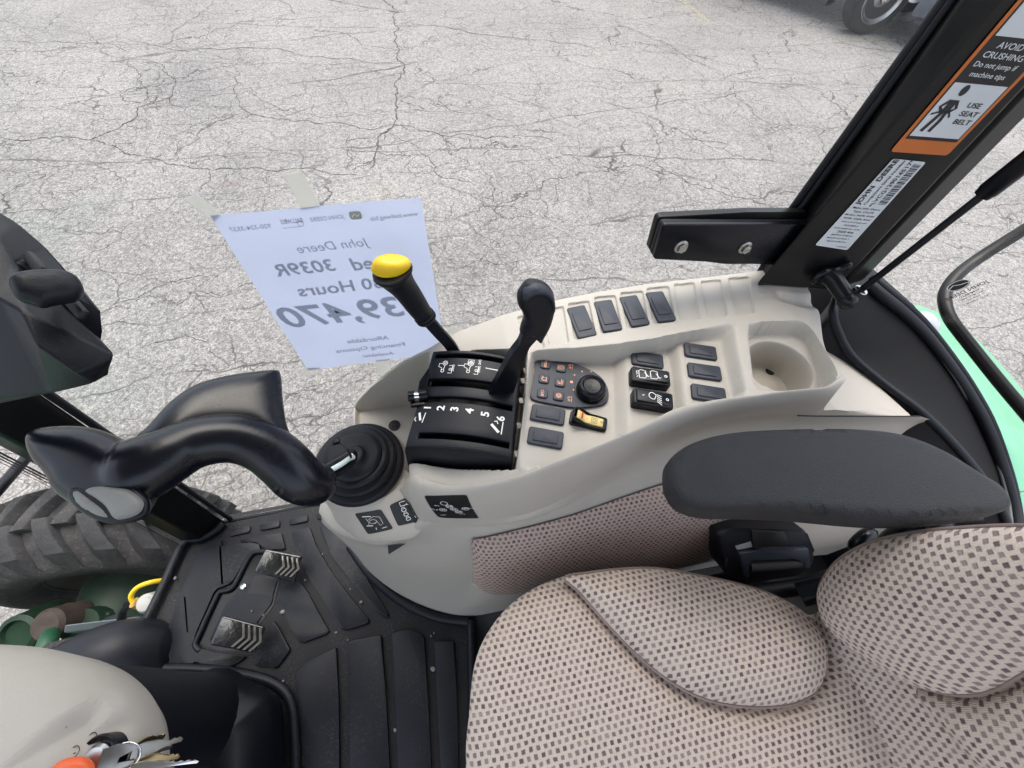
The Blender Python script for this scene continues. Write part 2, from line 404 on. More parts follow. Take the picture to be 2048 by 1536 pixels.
M['orange_key'] = plain('orange_key_cap', (.85, .13, .03), .4)
M['wire'] = plain('pale_wire_sleeve', (.62, .72, .70), .45)
M['green'] = plain('green_paint', (.10, .34, .20), .3, 0, 500, .05, coat=.2)
M['green_dk'] = plain('dark_green_casting', (.003, .019, .008), .55, .2, 300, .3, spec=.3, dust=.08)
M['tyre'] = plain('dusty_tyre_rubber', (.020, .021, .024), .85, 1.0, 60, .5, spec=.25, dust=.5)
def tyre_mat():
    m, nt, b, N, L = new_mat('muddy_tyre_rubber')
    tc = nd(nt, 'ShaderNodeTexCoord'); n1 = nd(nt, 'ShaderNodeTexNoise', Scale=16.0, Detail=6.0, Roughness=.7); n2 = nd(nt, 'ShaderNodeTexNoise', Scale=130.0, Detail=4.0, Roughness=.7)
    for n in (n1, n2): L.new(tc.outputs['Object'], n.inputs['Vector'])
    base = mixc(nt, ramp(nt, n1.outputs['Fac'], [(.35, (0, 0, 0)), (.7, (1, 1, 1))]).outputs['Color'], (.016, .0165, .019), (.040, .039, .040))
    L.new(mixc(nt, mathn(nt, 'MULTIPLY', ramp(nt, n2.outputs['Fac'], [(.56, (0, 0, 0)), (.72, (1, 1, 1))]).outputs['Color'], ramp(nt, n1.outputs['Fac'], [(.4, (0, 0, 0)), (.65, (.8,)*3)]).outputs['Color']), base, (.17, .155, .13)), b.inputs['Base Color'])
    b.inputs['Roughness'].default_value = .85; b.inputs['Specular IOR Level'].default_value = .25
    bp = nd(nt, 'ShaderNodeBump', Strength=.8, Distance=.006); L.new(mathn(nt, 'ADD', n1.outputs['Fac'], mathn(nt, 'MULTIPLY', n2.outputs['Fac'], .4)), bp.inputs['Height']); L.new(bp.outputs['Normal'], b.inputs['Normal'])
    return m
M['tyre'] = tyre_mat()
M['fabric'] = fabric_mat('seat_fabric')
M['fabric2'] = fabric_mat('panel_fabric', .0088, .0068, (.58, .45, .385), (.14, .085, .085))
M['gravel'] = plain('pale_grit', (.22, .21, .19), .8)
# ---------------------------------------------------------------- the asphalt yard
def asphalt():
    m, nt, b, N, L = new_mat('old_cracked_asphalt')
    tc = nd(nt, 'ShaderNodeTexCoord'); co = tc.outputs['Object']
    def noise(s, d=3.0, r=.6, v=None):
        n = nd(nt, 'ShaderNodeTexNoise', Scale=s, Detail=d, Roughness=r); L.new(v if v is not None else co, n.inputs['Vector']); return n
    W0 = noise(1.7, 5.0, .58); s1 = nd(nt, 'ShaderNodeVectorMath', operation='SUBTRACT'); L.new(W0.outputs['Color'], s1.inputs[0]); s1.inputs[1].default_value = (.5, .5, .5)
    def warp(amount, scale, stretch=(1, 1, 1), off=(0, 0, 0), rot=0.0):
        s2 = nd(nt, 'ShaderNodeVectorMath', operation='SCALE'); s2.inputs['Scale'].default_value = amount; L.new(s1.outputs[0], s2.inputs[0])
        a = nd(nt, 'ShaderNodeVectorMath', operation='ADD'); L.new(co, a.inputs[0]); L.new(s2.outputs[0], a.inputs[1])
        mp = nd(nt, 'ShaderNodeMapping'); mp.inputs['Scale'].default_value = stretch; mp.inputs['Location'].default_value = off; mp.inputs['Rotation'].default_value = (0, 0, rot)
        L.new(a.outputs[0], mp.inputs['Vector']); return mp.outputs['Vector']
    def cracks(vec, scale, width, depth):
        v = nd(nt, 'ShaderNodeTexVoronoi', Scale=scale); v.feature = 'DISTANCE_TO_EDGE'; v.voronoi_dimensions = '2D'; L.new(vec, v.inputs['Vector'])
        r = nd(nt, 'ShaderNodeMapRange'); r.interpolation_type = 'SMOOTHSTEP'; L.new(v.outputs['Distance'], r.inputs['Value'])
        r.inputs['From Min'].default_value = width*.25; r.inputs['From Max'].default_value = width; r.inputs['To Min'].default_value = depth; r.inputs['To Max'].default_value = 0
        return r.outputs['Result']
    def mask(s, lo, hi, off):
        mp = nd(nt, 'ShaderNodeMapping'); mp.inputs['Location'].default_value = (off, off*.7, 0); L.new(co, mp.inputs['Vector'])
        return ramp(nt, noise(s, 2.0, .6, mp.outputs['Vector']).outputs['Fac'], [(lo, (0, 0, 0)), (hi, (1, 1, 1))]).outputs['Color']
    def brk(c, s_, lo, hi, off): return mathn(nt, 'MULTIPLY', c, mask(s_, lo, hi, off))
    big = cracks(warp(.80, 1.5, (.36, 1.0, 1), (3, 1, 0), .10), 1.2, .0100, .95)
    long_ = cracks(warp(.32, 1.1, (.09, 1.0, 1), (2, 9.4, 0), -.10), 1.5, .0100, .9)
    mid = brk(cracks(warp(.60, 4.5, (.8, 1.0, 1), (1.3, 5, 0), -.25), 3.2, .021, .85), .8, .36, .48, 4)
    fine = brk(cracks(warp(.42, 9.0, (.85, 1.0, 1), (7, 2, 0), .5), 7.5, .038, .65), .9, .43, .55, 11)
    crack = mathn(nt, 'MAXIMUM', mathn(nt, 'MAXIMUM', big, long_), mathn(nt, 'MAXIMUM', mid, fine))
    wid = noise(3.0, 2.0); crack = mathn(nt, 'MULTIPLY', crack, ramp(nt, wid.outputs['Fac'], [(.36, (.35,)*3), (.58, (1,)*3)]).outputs['Color'])
    # aggregate: pale stones in a worn binder
    st = nd(nt, 'ShaderNodeTexVoronoi', Scale=120.0); st.voronoi_dimensions = '2D'; L.new(co, st.inputs['Vector'])
    st2 = nd(nt, 'ShaderNodeTexVoronoi', Scale=58.0); st2.voronoi_dimensions = '2D'; L.new(co, st2.inputs['Vector'])
    sep = nd(nt, 'ShaderNodeSeparateColor'); L.new(st.outputs['Color'], sep.inputs[0])
    sep2 = nd(nt, 'ShaderNodeSeparateColor'); L.new(st2.outputs['Color'], sep2.inputs[0])
    stone = ramp(nt, sep.outputs[0], [(0, (.075, .074, .077)), (.28, (.135, .132, .131)), (.66, (.190, .184, .176)), (1, (.33, .32, .305))])
    stone2 = ramp(nt, sep2.outputs[1], [(.1, (.115, .114, .116)), (.9, (.27, .261, .25))])
    base = mixc(nt, .5, stone.outputs['Color'], stone2.outputs['Color'])
    gap = ramp(nt, st.outputs['Distance'], [(.35, (0, 0, 0)), (.85, (1, 1, 1))])
    base = mixc(nt, mathn(nt, 'MULTIPLY', gap.outputs['Color'], .55), base, (.07, .069, .07))
    tone = ramp(nt, noise(.55, 3.0, .6).outputs['Fac'], [(.28, (.80, .80, .82)), (.5, (1, 1, 1)), (.74, (1.13, 1.12, 1.10))])
    mul = nd(nt, 'ShaderNodeMix'); mul.data_type = 'RGBA'; mul.blend_type = 'MULTIPLY'; mul.inputs[0].default_value = 1
    L.new(base, mul.inputs[6]); L.new(tone.outputs['Color'], mul.inputs[7])
    oil = ramp(nt, noise(1.9, 2.0, .5).outputs['Fac'], [(.74, (0, 0, 0)), (.80, (.3,)*3)])
    c2 = mixc(nt, oil.outputs['Color'], mul.outputs[2], (.10, .10, .104))
    L.new(mixc(nt, crack, c2, (.045, .041, .040)), b.inputs['Base Color'])
    b.inputs['Roughness'].default_value = .88; b.inputs['Specular IOR Level'].default_value = .3
    h = mathn(nt, 'MULTIPLY', st.outputs['Distance'], -.5)
    bp = nd(nt, 'ShaderNodeBump', Strength=.7, Distance=.006); L.new(h, bp.inputs['Height']); L.new(bp.outputs['Normal'], b.inputs['Normal'])
    return m
M['asphalt'] = asphalt()
g = 900.0
tag(mesh('ground', [(-g, -g, GROUND), (g, -g, GROUND), (g, g, GROUND), (-g, g, GROUND)], [(0, 1, 2, 3)], M['asphalt'], smooth=False), 'old grey cracked asphalt yard', None, None, 'structure')
def worn_paint():
    m, nt, b, N, L = new_mat('worn_yellow_line_paint')
    tc = nd(nt, 'ShaderNodeTexCoord'); n = nd(nt, 'ShaderNodeTexNoise', Scale=38.0, Detail=6.0, Roughness=.75); L.new(tc.outputs['Object'], n.inputs['Vector'])
    b.inputs['Base Color'].default_value = (.50, .40, .20, 1); b.inputs['Roughness'].default_value = .8
    tr = nd(nt, 'ShaderNodeBsdfTransparent'); mx = nd(nt, 'ShaderNodeMixShader')
    L.new(ramp(nt, n.outputs['Fac'], [(.47, (0, 0, 0)), (.66, (.6,)*3)]).outputs['Color'], mx.inputs[0]); L.new(tr.outputs[0], mx.inputs[1]); L.new(b.outputs[0], mx.inputs[2])
    L.new(mx.outputs[0], N['Material Output'].inputs['Surface']); return m
M['line'] = worn_paint()
for i, (a, b_) in enumerate((((1330, -25), (1418, 44)), ((1672, 74), (1790, 82)))):
    p, q = P(*a, z=GROUND), P(*b_, z=GROUND); F = Fr(p+[0, 0, .004], q-p, np.cross([0, 0, 1], q-p)); ln = np.linalg.norm(q-p)
    o = mesh('painted_line', [F.w((0, -.05)), F.w((ln, -.05)), F.w((ln, .05)), F.w((0, .05))], [(0, 1, 2, 3)], M['line'], smooth=False)
    tag(o, ('faded yellow stripe painted on the asphalt, ending in the open yard', 'faded yellow stripe painted on the asphalt beside the truck tyre')[i], 'road marking', None, 'structure')
# the larger cracks of the yard, each a ragged open joint in the surface
GR = bpy.data.objects['ground']
M['crack'] = plain('crack_fill_dirt', (.062, .056, .053), .95, .6, 120, .5, spec=.1)
crk = random.Random(21)
def fractal(p, n, amp):
    p = [np.array(q[:2], float) for q in p]
    for _ in range(n):
        out = [p[0]]
        for a, b in zip(p[:-1], p[1:]):
            d = b-a; L = np.linalg.norm(d); nr = np.array([-d[1], d[0]])
            out += [(a+b)/2+nr*crk.uniform(-amp, amp)+d*crk.uniform(-.1, .1), b]
        p = out
    return np.array(p)
def ribbon(path, w):
    t = np.gradient(path, axis=0); t /= np.linalg.norm(t, axis=1)[:, None]+1e-9; nr = np.stack([-t[:, 1], t[:, 0]], 1); n = len(path)
    k = np.array([crk.uniform(.35, 1.25) for _ in range(n)])*np.clip(np.minimum(np.arange(n), np.arange(n)[::-1])/4+.15, 0, 1)*w/2
    V = []
    for p, q, r in zip(path, nr, k): V += [(*(p+q*r*crk.uniform(.6, 1.3)), GROUND+.003), (*(p-q*r*crk.uniform(.6, 1.3)), GROUND+.003)]
    return V, [(2*i, 2*i+1, 2*i+3, 2*i+2) for i in range(n-1)]
CR = [(.011, [(0, 80), (130, 85), (260, 90), (420, 97), (600, 110), (700, 117), (800, 123)]), (.009, [(330, 92), (345, 75), (370, 45), (400, 25), (425, 8), (460, -10)]), (.020, [(765, -10), (790, 40), (798, 60), (795, 95), (803, 125), (800, 150), (790, 190), (796, 215), (788, 245), (775, 262), (755, 290), (750, 310), (738, 338)]),
      (.013, [(798, 45), (850, 52), (930, 62), (1024, 74), (1110, 84), (1200, 98)]), (.010, [(0, 270), (100, 277), (180, 280), (230, 292), (300, 315), (360, 330), (420, 340), (500, 336), (580, 338), (650, 345), (720, 352)]),
      (.011, [(180, 280), (215, 265), (255, 245), (275, 215), (310, 205), (345, 192)]), (.006, [(275, 215), (340, 212), (400, 210), (470, 212)]), (.009, [(258, 120), (262, 135), (275, 160), (295, 180), (298, 195), (285, 205), (245, 200), (240, 190), (260, 178), (300, 175), (345, 165), (400, 160), (470, 152)]),
      (.009, [(258, 120), (300, 122), (325, 130), (335, 150), (350, 165), (345, 185), (350, 210)]), (.010, [(470, 152), (475, 165), (468, 180), (480, 205), (500, 228), (560, 238), (640, 248), (720, 258), (790, 250), (850, 262), (930, 268), (1024, 275), (1110, 284)]),
      (.006, [(500, 175), (510, 190), (540, 205), (590, 225), (640, 235), (700, 225), (750, 235)]), (.007, [(170, 60), (190, 80), (200, 105), (230, 115), (258, 120)]), (.005, [(650, 160), (665, 175), (680, 185), (685, 200), (695, 220)]), (.005, [(625, 130), (625, 150), (650, 170), (652, 190)]),
      (.006, [(700, 270), (697, 300), (705, 320), (690, 338)]), (.007, [(775, 262), (800, 280), (830, 290), (850, 310), (870, 345), (960, 372)]), (.006, [(418, 342), (415, 365), (398, 385)]), (.005, [(345, 275), (355, 300), (355, 325)]),
      (.009, [(1200, 98), (1280, 103), (1400, 113), (1482, 135), (1603, 145), (1645, 160)]), (.009, [(1230, 48), (1280, 65), (1340, 89), (1413, 133), (1470, 194), (1506, 226), (1562, 252), (1620, 270)]), (.008, [(1180, 200), (1280, 226), (1360, 262), (1401, 282), (1461, 286)]), (.007, [(1280, 242), (1308, 323), (1332, 343), (1400, 360)]),
      (.008, [(1490, -10), (1538, 32), (1586, 77), (1643, 85)]), (.005, [(1441, 319), (1490, 383), (1530, 400)]), (.006, [(880, 365), (930, 385), (960, 400), (1010, 440)]), (.006, [(0, 205), (60, 215), (150, 220), (215, 230)]), (.006, [(25, 20), (35, 50), (60, 75), (80, 82)]), (.006, [(1040, 130), (1080, 160), (1070, 200), (1110, 240), (1180, 260)]),
      (.006, [(880, 150), (930, 165), (980, 180), (1040, 205), (1110, 215)]), (.006, [(1110, 300), (1170, 330), (1240, 345), (1290, 380)]), (.005, [(900, 430), (960, 470), (1010, 500)]), (.006, [(215, 610), (270, 600), (330, 570), (420, 545)]), (.005, [(470, 900), (520, 880), (560, 870)]), (.005, [(280, 700), (340, 680), (420, 690)])]
for w_, pl_ in CR:
    g_ = [P(a, b, z=GROUND) for a, b in pl_]; main = fractal(g_, 4, .16); w_ *= .78; parts_ = [ribbon(main, w_)]
    for _ in range(max(2, len(pl_)-1)):
        i = crk.randrange(2, len(main)-2); d = main[i+1]-main[i-1]; a = math.atan2(d[1], d[0])+crk.choice((-1, 1))*crk.uniform(.5, 1.4); L_ = crk.uniform(.12, .45)
        end = main[i]+L_*np.array([math.cos(a), math.sin(a)]); parts_.append(ribbon(fractal([main[i], (main[i]+end)/2+np.array([crk.uniform(-.05, .05), crk.uniform(-.05, .05)]), end], 3, .2), w_*.5))
    V = []; Fc = []
    for v_, f_ in parts_: b = len(V); V += v_; Fc += [tuple(i+b for i in q) for q in f_]
    mesh('crack', V, Fc, M['crack'], GR, smooth=False)
# ---------------------------------------------------------------- glass
def glass_mat():
    m, nt, b, N, L = new_mat('cab_glass')
    tr = nd(nt, 'ShaderNodeBsdfTransparent'); tr.inputs['Color'].default_value = (.97, .98, .975, 1)
    gl = nd(nt, 'ShaderNodeBsdfGlossy'); gl.inputs['Roughness'].default_value = .02
    fr = nd(nt, 'ShaderNodeLayerWeight', Blend=.5); mx = nd(nt, 'ShaderNodeMixShader')
    L.new(mathn(nt, 'ADD', mathn(nt, 'MULTIPLY', mathn(nt, 'POWER', fr.outputs['Facing'], 5.0), .7), .03), mx.inputs[0]); L.new(tr.outputs[0], mx.inputs[1]); L.new(gl.outputs[0], mx.inputs[2])
    tc = nd(nt, 'ShaderNodeTexCoord'); n = nd(nt, 'ShaderNodeTexNoise', Scale=5.0, Detail=5.0, Roughness=.65); L.new(tc.outputs['Object'], n.inputs['Vector'])
    df = nd(nt, 'ShaderNodeBsdfDiffuse'); df.inputs['Color'].default_value = (.55, .54, .52, 1); m2 = nd(nt, 'ShaderNodeMixShader')      # thin film of dust
    L.new(ramp(nt, n.outputs['Fac'], [(.4, (.0,)*3), (.75, (.05,)*3)]).outputs['Color'], m2.inputs[0]); L.new(mx.outputs[0], m2.inputs[1]); L.new(df.outputs[0], m2.inputs[2])
    L.new(m2.outputs[0], N['Material Output'].inputs['Surface']); return m
M['glass'] = glass_mat()
YG = .437        # inner face of the right side window
# ---------------------------------------------------------------- cab frame: pillars, sills, roof, latch bracket, labels
cabf = thing('cab_frame', 'black painted steel cab frame with pillars round the side window', 'cab frame', (.6, .42, 0))
def edge_loft(name, edges, mat, parent, n=10, closed=True, sharp=30):
    rows = [[np.array(a)*(1-t)+np.array(b)*t for a, b in edges] for t in np.linspace(0, 1, n)]
    V, Fc = loft(rows, closed); k = len(edges)
    if closed: Fc += [tuple(range(k))[::-1], tuple(range((n-1)*k, n*k))]
    return mesh(name, V, Fc, mat, parent, sharp=sharp)
# rear pillar: long edges from foot to top, each on its own vertical plane
def ext(a, b, t): return np.array(a)+(np.array(b)-np.array(a))*t
def E2(p0, p1, y, lo=-.12, hi=1.35):
    a, b = P(*p0, y=y), P(*p1, y=y); return ext(a, b, lo), ext(a, b, hi)
eA = E2((1530, 530), (1907, 0), .434, -.10); eB = E2((1536, 545), (1926, 0), .418); eB2 = E2((1545, 530), (1997, 0), .396)
_c0 = P(1676, 574, y=.376); _n = unit(np.cross(eB2[1]-eB2[0], _c0-eB2[0])); FACE = (np.array(eB2[0]), _n if _n[1] < 0 else -_n)
eC = (ext(P(1676, 574, pl=FACE), P(2047, 178, pl=FACE), -.03), ext(P(1676, 574, pl=FACE), P(2047, 178, pl=FACE), 2.2)); eD = tuple(np.array(q)+[.012, .012, 0] for q in eC); eD2 = tuple(np.array(q)+[.016, .004, 0] for q in eC); eE = E2((1742, 545), (2048, 238), .392, -.08, 2.2)
back = [ext(eA[i], eE[i], .55)+np.array([0, .05, 0]) for i in (0, 1)]
rp = edge_loft('rear_pillar', [eA, eB, eB2, eC, eD, eD2, eE, tuple(back)], M['paint'], cabf, 12); mod_bevel(rp, .004, 3, 20)
# rubber seal along its front edge, standing proud
s0 = [E2((1577, 428), (1889, 0), .440, -.02, 1.3), E2((1590, 432), (1904, 0), .432, -.02, 1.3)]
for k, (a, b) in enumerate(s0):
    tube('door_seal', [ext(a, b, t) for t in np.linspace(0, 1, 6)], .0055 if k == 0 else .004, M['rubber'], cabf, 10)
mesh('front_flange', [s0[0][0], s0[0][1], eA[1]+[0, .004, 0], eA[0]+[0, .004, 0], eB[0]+[.01, .01, 0], eB[1]+[.01, .01, 0]], [(0, 1, 2, 3), (3, 2, 5, 4)], M['paint'], cabf)
# latch bracket: stacked plates and two bolts
def plate_y(name, pts, y, th, mat, parent, bev=.002, r=.006):
    F = Fr((0, y, 0), (1, 0, 0), (0, 0, 1)); return plate(name, F, rpoly(F.pix(pts), r), -th, 0, bev, mat, parent)     # normal = -y, towards the cab
br = plate_y('latch_bracket', [(1326, 449), (1306, 519), (1530, 529), (1620, 529), (1640, 449)], .405, .006, M['blk_gloss'], cabf)
plate_y('spacer_plate', [(1322, 443), (1301, 510), (1450, 528), (1625, 528), (1640, 442)], .4125, .0055, M['rubber'], cabf)
plate_y('backing_plate', [(1316, 434), (1297, 502), (1450, 522), (1600, 520), (1618, 424), (1500, 424)], .4195, .010, M['paint'], cabf, .004)
for px, py in ((1362, 493), (1490, 495)):
    c = P(px, py, y=.405); F = Fr(c, (1, 0, .3), (-.3, 0, 1))
    w = lathe('washer', F, [(0, 0), (.0095, 0), (.0095, .0012), (.0085, .0018), (0, .0018)], M['metal'], br, 24)
    hx = [(.0068*math.cos(a), .0068*math.sin(a)) for a in np.radians(np.arange(6)*60+12)]
    plate('bolt', F, hx, .0018, .0068, .0012, M['metal'], br)
# front pillar
fA = (P(447, 1040, y=.436), P(85, 790, y=.436)); fA = (fA[0], ext(*fA, 2.2))
def ex2(p0, p1, y=None, x=None, lo=-.05, hi=2.4):
    a, b = P(*p0, y=y, x=x), P(*p1, y=y, x=x); return ext(a, b, lo), ext(a, b, hi)
fp = edge_loft('front_pillar', [ex2((447, 1040), (88, 790), .436), ex2((436, 1050), (55, 790), .424), ex2((420, 1062), (0, 795), .412), ex2((395, 1076), (0, 870), .392),
                               ex2((368, 1084), (0, 893), .398), ex2((356, 1075), (0, 880), .42)], M['paint'], cabf, 10); mod_bevel(fp, .004, 3, 20)
tube('pillar_seal', [ext(*ex2((452, 1032), (100, 790), .44, hi=2.2), t) for t in np.linspace(0, 1, 5)], .006, M['rubber'], cabf, 10)
# lower sill of the side window
sl = [P(430, 1047, y=.437), P(470, 1040, y=.437), P(560, 1024, y=.437), P(660, 1003, y=.437), (-.30, .437, .0), (.3, .437, .0), (.7, .437, .0)]
tube('sill_seal', crv(sl, 4), .007, M['rubber'], cabf, 10)
mesh('side_sill', *loft([[(-.70, .395, -.012), (-.70, .437, -.010), (-.70, .455, -.010), (-.70, .46, -.16), (-.70, .395, -.16)], [(.8, .395, -.012), (.8, .437, -.010), (.8, .455, -.010), (.8, .46, -.16), (.8, .395, -.16)]], True), M['paint'], cabf, sharp=30)
box('cab_floor', Fr((.13, -.2, -.09), (1, 0, 0), (0, 1, 0)), 1.64, 1.26, .14, .01, M['dark'], cabf)
box('rear_bulkhead', Fr((.93, -.2, .12), (0, 1, 0), (0, 0, 1)), 1.30, .50, .03, .01, M['blk'], cabf)
# far side posts and the roof: out of the picture, they shade the cab as the real ones do
for nm, a, b, s in (('far_front_pillar', (-.70, -.86, 0), (-.62, -.82, 1.5), .03), ('far_rear_pillar', (.78, -.86, 0), (.70, -.82, 1.5), .035)):
    tube(nm, [a, b], s, M['paint'], cabf, 8, .5)
rb = bm_box(1.55, 1.42, .10, .04, 3, (0, -.20, 1.57)); from_bm('roof', rb, plain('headliner_grey', (.34, .34, .33), .8), cabf)
# ---------------------------------------------------------------- windows
win = thing('side_window', 'clear right side window the paper sign is taped to', 'window', (0, YG, 0))
gF = Fr((0, YG+.002, 0), (1, 0, 0), (0, 0, 1))
bmw = bm_plate(rpoly([(-.655, -.005), (.63, -.005), (.66, .66), (.62, 1.5), (-.60, 1.5)], .03), -.005, 0)
from_bm('pane', bmw, M['glass'], win, smooth=False, frame=gF)
win['kind'] = 'thing'
qwin = thing('quarter_window', 'curved rear quarter window with small printed maker marking', 'window', (.75, .4, .6))
qo = np.array([.715, .43, 0]); qd = unit([.62, -.42, 0])
QP = (qo, unit([.42, .62, 0]))
qF = Fr(qo, qd, (0, 0, 1))        # normal points to the cab side or away; marking is seen mirrored from inside
mod_solid(mesh('pane', [qF.w((-.03, .60)), qF.w((.10, .56)), qF.w((.30, .46)), qF.w((.62, .40)), qF.w((.62, 1.5)), qF.w((-.03, 1.5))], [(0, 1, 2, 3, 4, 5)], M['glass'], qwin, smooth=False), .004)
def qpix(px, py): return qF.l(P(px, py, pl=QP))
c0 = qpix(1914, 566); tv = qpix(1885, 525)-qpix(1935, 640); upq = unit([tv[0], tv[1]])
lg = np.array(qpix(1945, 545)[:2]-qpix(1888, 572)[:2]); sl_ = np.linalg.norm(lg); ang = math.atan2(lg[1], lg[0])
mk = Fr(qF.w((c0[0], c0[1], 0)), qF.ex*math.cos(ang)+qF.ey*math.sin(ang), qF.ey*math.cos(ang)-qF.ex*math.sin(ang))
if np.dot(mk.ez, P(1914, 566, pl=QP)-[0, 0, CAMZ]) > 0: mk2 = Fr(mk.o-mk.ez*.004, mk.ex, mk.ey)
else: mk2 = Fr(mk.o+mk.ez*.004, mk.ex, mk.ey)
S = sl_/.066
emb = plate('marking_emblem', mk2, rpoly([(-.028*S, -.006*S), (-.014*S, .016*S), (.014*S, .016*S), (.028*S, -.006*S), (.014*S, -.022*S), (-.014*S, -.022*S)], .012*S, 4), 0, .0004, 0, M['ink'], qwin)
strokes('marking_emblem_line', [[(-.023*S, -.004*S), (-.008*S, .004*S), (.004*S, -.004*S), (.023*S, -.008*S)], circ(0, -.003*S, .024*S, 20, ry=.0165*S)], .0025*S, mk2, M['white'], emb, .0007)
for tx, dy, sz in (('JOHN DEERE', -.036, .017), ('TEMPERED', -.050, .010), ('AS2 M110 I188', -.061, .008), ('43R-001184', -.071, .006), ('CCC  E000199', -.083, .008)):
    text('marking_text', tx, mk2.at(0, dy*S), sz*S, M['ink'], qwin, mirror=True, bold=.01)
# ---------------------------------------------------------------- paper sign taped to the outside of the side window
def paper_mat(name, col, tcol, f):
    m, nt, b, N, L = new_mat(name)
    tc = nd(nt, 'ShaderNodeTexCoord'); n = nd(nt, 'ShaderNodeTexNoise', Scale=14.0, Detail=5.0); L.new(tc.outputs['Object'], n.inputs['Vector'])
    df = nd(nt, 'ShaderNodeBsdfDiffuse'); tl = nd(nt, 'ShaderNodeBsdfTranslucent'); mx = nd(nt, 'ShaderNodeMixShader'); mx.inputs[0].default_value = f
    c = np.array(col); L.new(ramp(nt, n.outputs['Fac'], [(.3, tuple(c*.95)), (.7, tuple(c))]).outputs['Color'], df.inputs['Color'])
    c = np.array(tcol); L.new(ramp(nt, n.outputs['Fac'], [(.3, tuple(c*.95)), (.7, tuple(c))]).outputs['Color'], tl.inputs['Color'])
    L.new(df.outputs[0], mx.inputs[1]); L.new(tl.outputs[0], mx.inputs[2]); L.new(mx.outputs[0], N['Material Output'].inputs['Surface']); return m
M['paper'] = paper_mat('bond_paper', (.50, .545, .68), (.56, .61, .77), .55)
M['tape'] = paper_mat('masking_tape', (.78, .77, .74), (.80, .79, .75), .65)
M['print'] = paper_mat('grey_print_seen_through', (.42, .44, .50), (.44, .46, .52), .55)
sg = thing('paper_sign', 'white paper price sign taped to the side window, its print showing through mirrored', 'paper sign', (-.1, YG, .7))
pF = Fr((0, YG-.0015, 0), (1, 0, 0), (0, 0, 1))         # inner side of the sheet, right = x, up = z, normal to the cab
TLp, TRp, BRp, BLp = (pF.pix([q])[0] for q in ((420, 431), (842, 395), (891, 705), (617, 741)))
def bil(s, t): return (TLp*(1-s)+TRp*s)*(1-t)+(BLp*(1-s)+BRp*s)*t
gs = np.linspace(0, 1, 25)
V = []; 
for t in gs:
    for s in gs:
        p = bil(s, t); V.append(pF.w((p[0], p[1], .0006*math.sin(7*s+3*t)+.0009*max(0, s-.85)*8*t)))
Fc = [(i*25+j, i*25+j+1, (i+1)*25+j+1, (i+1)*25+j) for i in range(24) for j in range(24)]
mesh('sheet', V, Fc, M['paper'], sg)
W_ = np.linalg.norm(TRp-TLp)
def line(nm, s, c, wpx, bold=0, shear=0, asp=1.0):
    """a printed line centred on a photo pixel, as wide on the sheet as it shows"""
    a = pF.pix([c])[0]; e = pF.pix([(c[0]-40, c[1]+4.2), (c[0]+40, c[1]-4.2)]); d = e[1]-e[0]; ang = math.atan2(d[1], d[0])
    wid = np.linalg.norm(d)*wpx/80.45
    o = text(nm, s, pF.at(a[0], a[1], .0026, ang), .1, M['print'], sg, mirror=True, bold=bold, shear=shear)
    bpy.context.view_layer.update(); w0 = max(v[0] for v in o.bound_box)-min(v[0] for v in o.bound_box); k = wid/w0
    F = pF.at(a[0], a[1], .0026, ang); o.matrix_basis = F.m(-k, k*asp, 1)
    return o
for s_, c_, w_, b_, sh_, as_ in (('www.ballweg.biz', (788, 430), 96, .012, 0, 1.0), ('JOHN DEERE', (654, 434), 69, .012, 0, 1.15), ('BALLWEG', (584, 440), 44, .03, 0, 1.4), ('920-324-3537', (502, 453), 83, .012, 0, 1.0),
        ('John Deere', (666, 489), 145, .0, .18, 1.0), ('3039R', (612, 534), 120, .02, .12, .95), ('Used', (752, 523), 96, .02, .12, .95), ('730 Hours', (693, 571), 192, .018, 0, .95), ('$39,470', (716, 621), 294, .02, .2, .92),
        ('Affordable', (736, 677), 84, .012, 0, .9), ('Financing Options', (742, 693), 138, .012, 0, .9), ('Available!', (756, 707), 62, .012, 0, .9)):
    line('printed_text', s_, c_, w_, b_, sh_, as_)
a = pF.pix([(711, 428)])[0]; eF = pF.at(a[0], a[1], .0024, -.03)
plate('printed_emblem', eF, rrect(.013, .010, .003), 0, .0003, 0, plain('olive_emblem', (.34, .38, .34), .8), sg)
strokes('printed_emblem_line', [[(-.004, -.0015), (-.001, .002), (.0015, -.001), (.004, .001)]], .0009, eF, M['white'], sg, .0006)
a = pF.pix([(584, 446)])[0]; strokes('printed_swirl', [circ(.009, -.001, .003, 12), [(.008, -.004), (-.011, -.003)], [(-.004, .003), (-.003, .008)]], .0007, pF.at(a[0], a[1], .0026, .08), M['print'], sg)
for k, q in enumerate((((368, 400), (392, 388), (440, 428), (424, 445)), ((566, 350), (604, 344), (640, 412), (602, 418)), ((606, 735), (598, 755), (628, 750), (640, 735)), ((752, 720), (779, 716), (783, 748), (756, 752)), ((884, 668), (905, 652), (945, 668), (930, 690)))):
    tp = pF.pix(q); mesh('tape_strip', [pF.w((*p, -.0008)) for p in tp]+[pF.w((*p, -.0012)) for p in tp], [(0, 1, 2, 3), (7, 6, 5, 4), (0, 4, 5, 1), (1, 5, 6, 2), (2, 6, 7, 3), (3, 7, 4, 0)], M['tape'], sg, smooth=False)
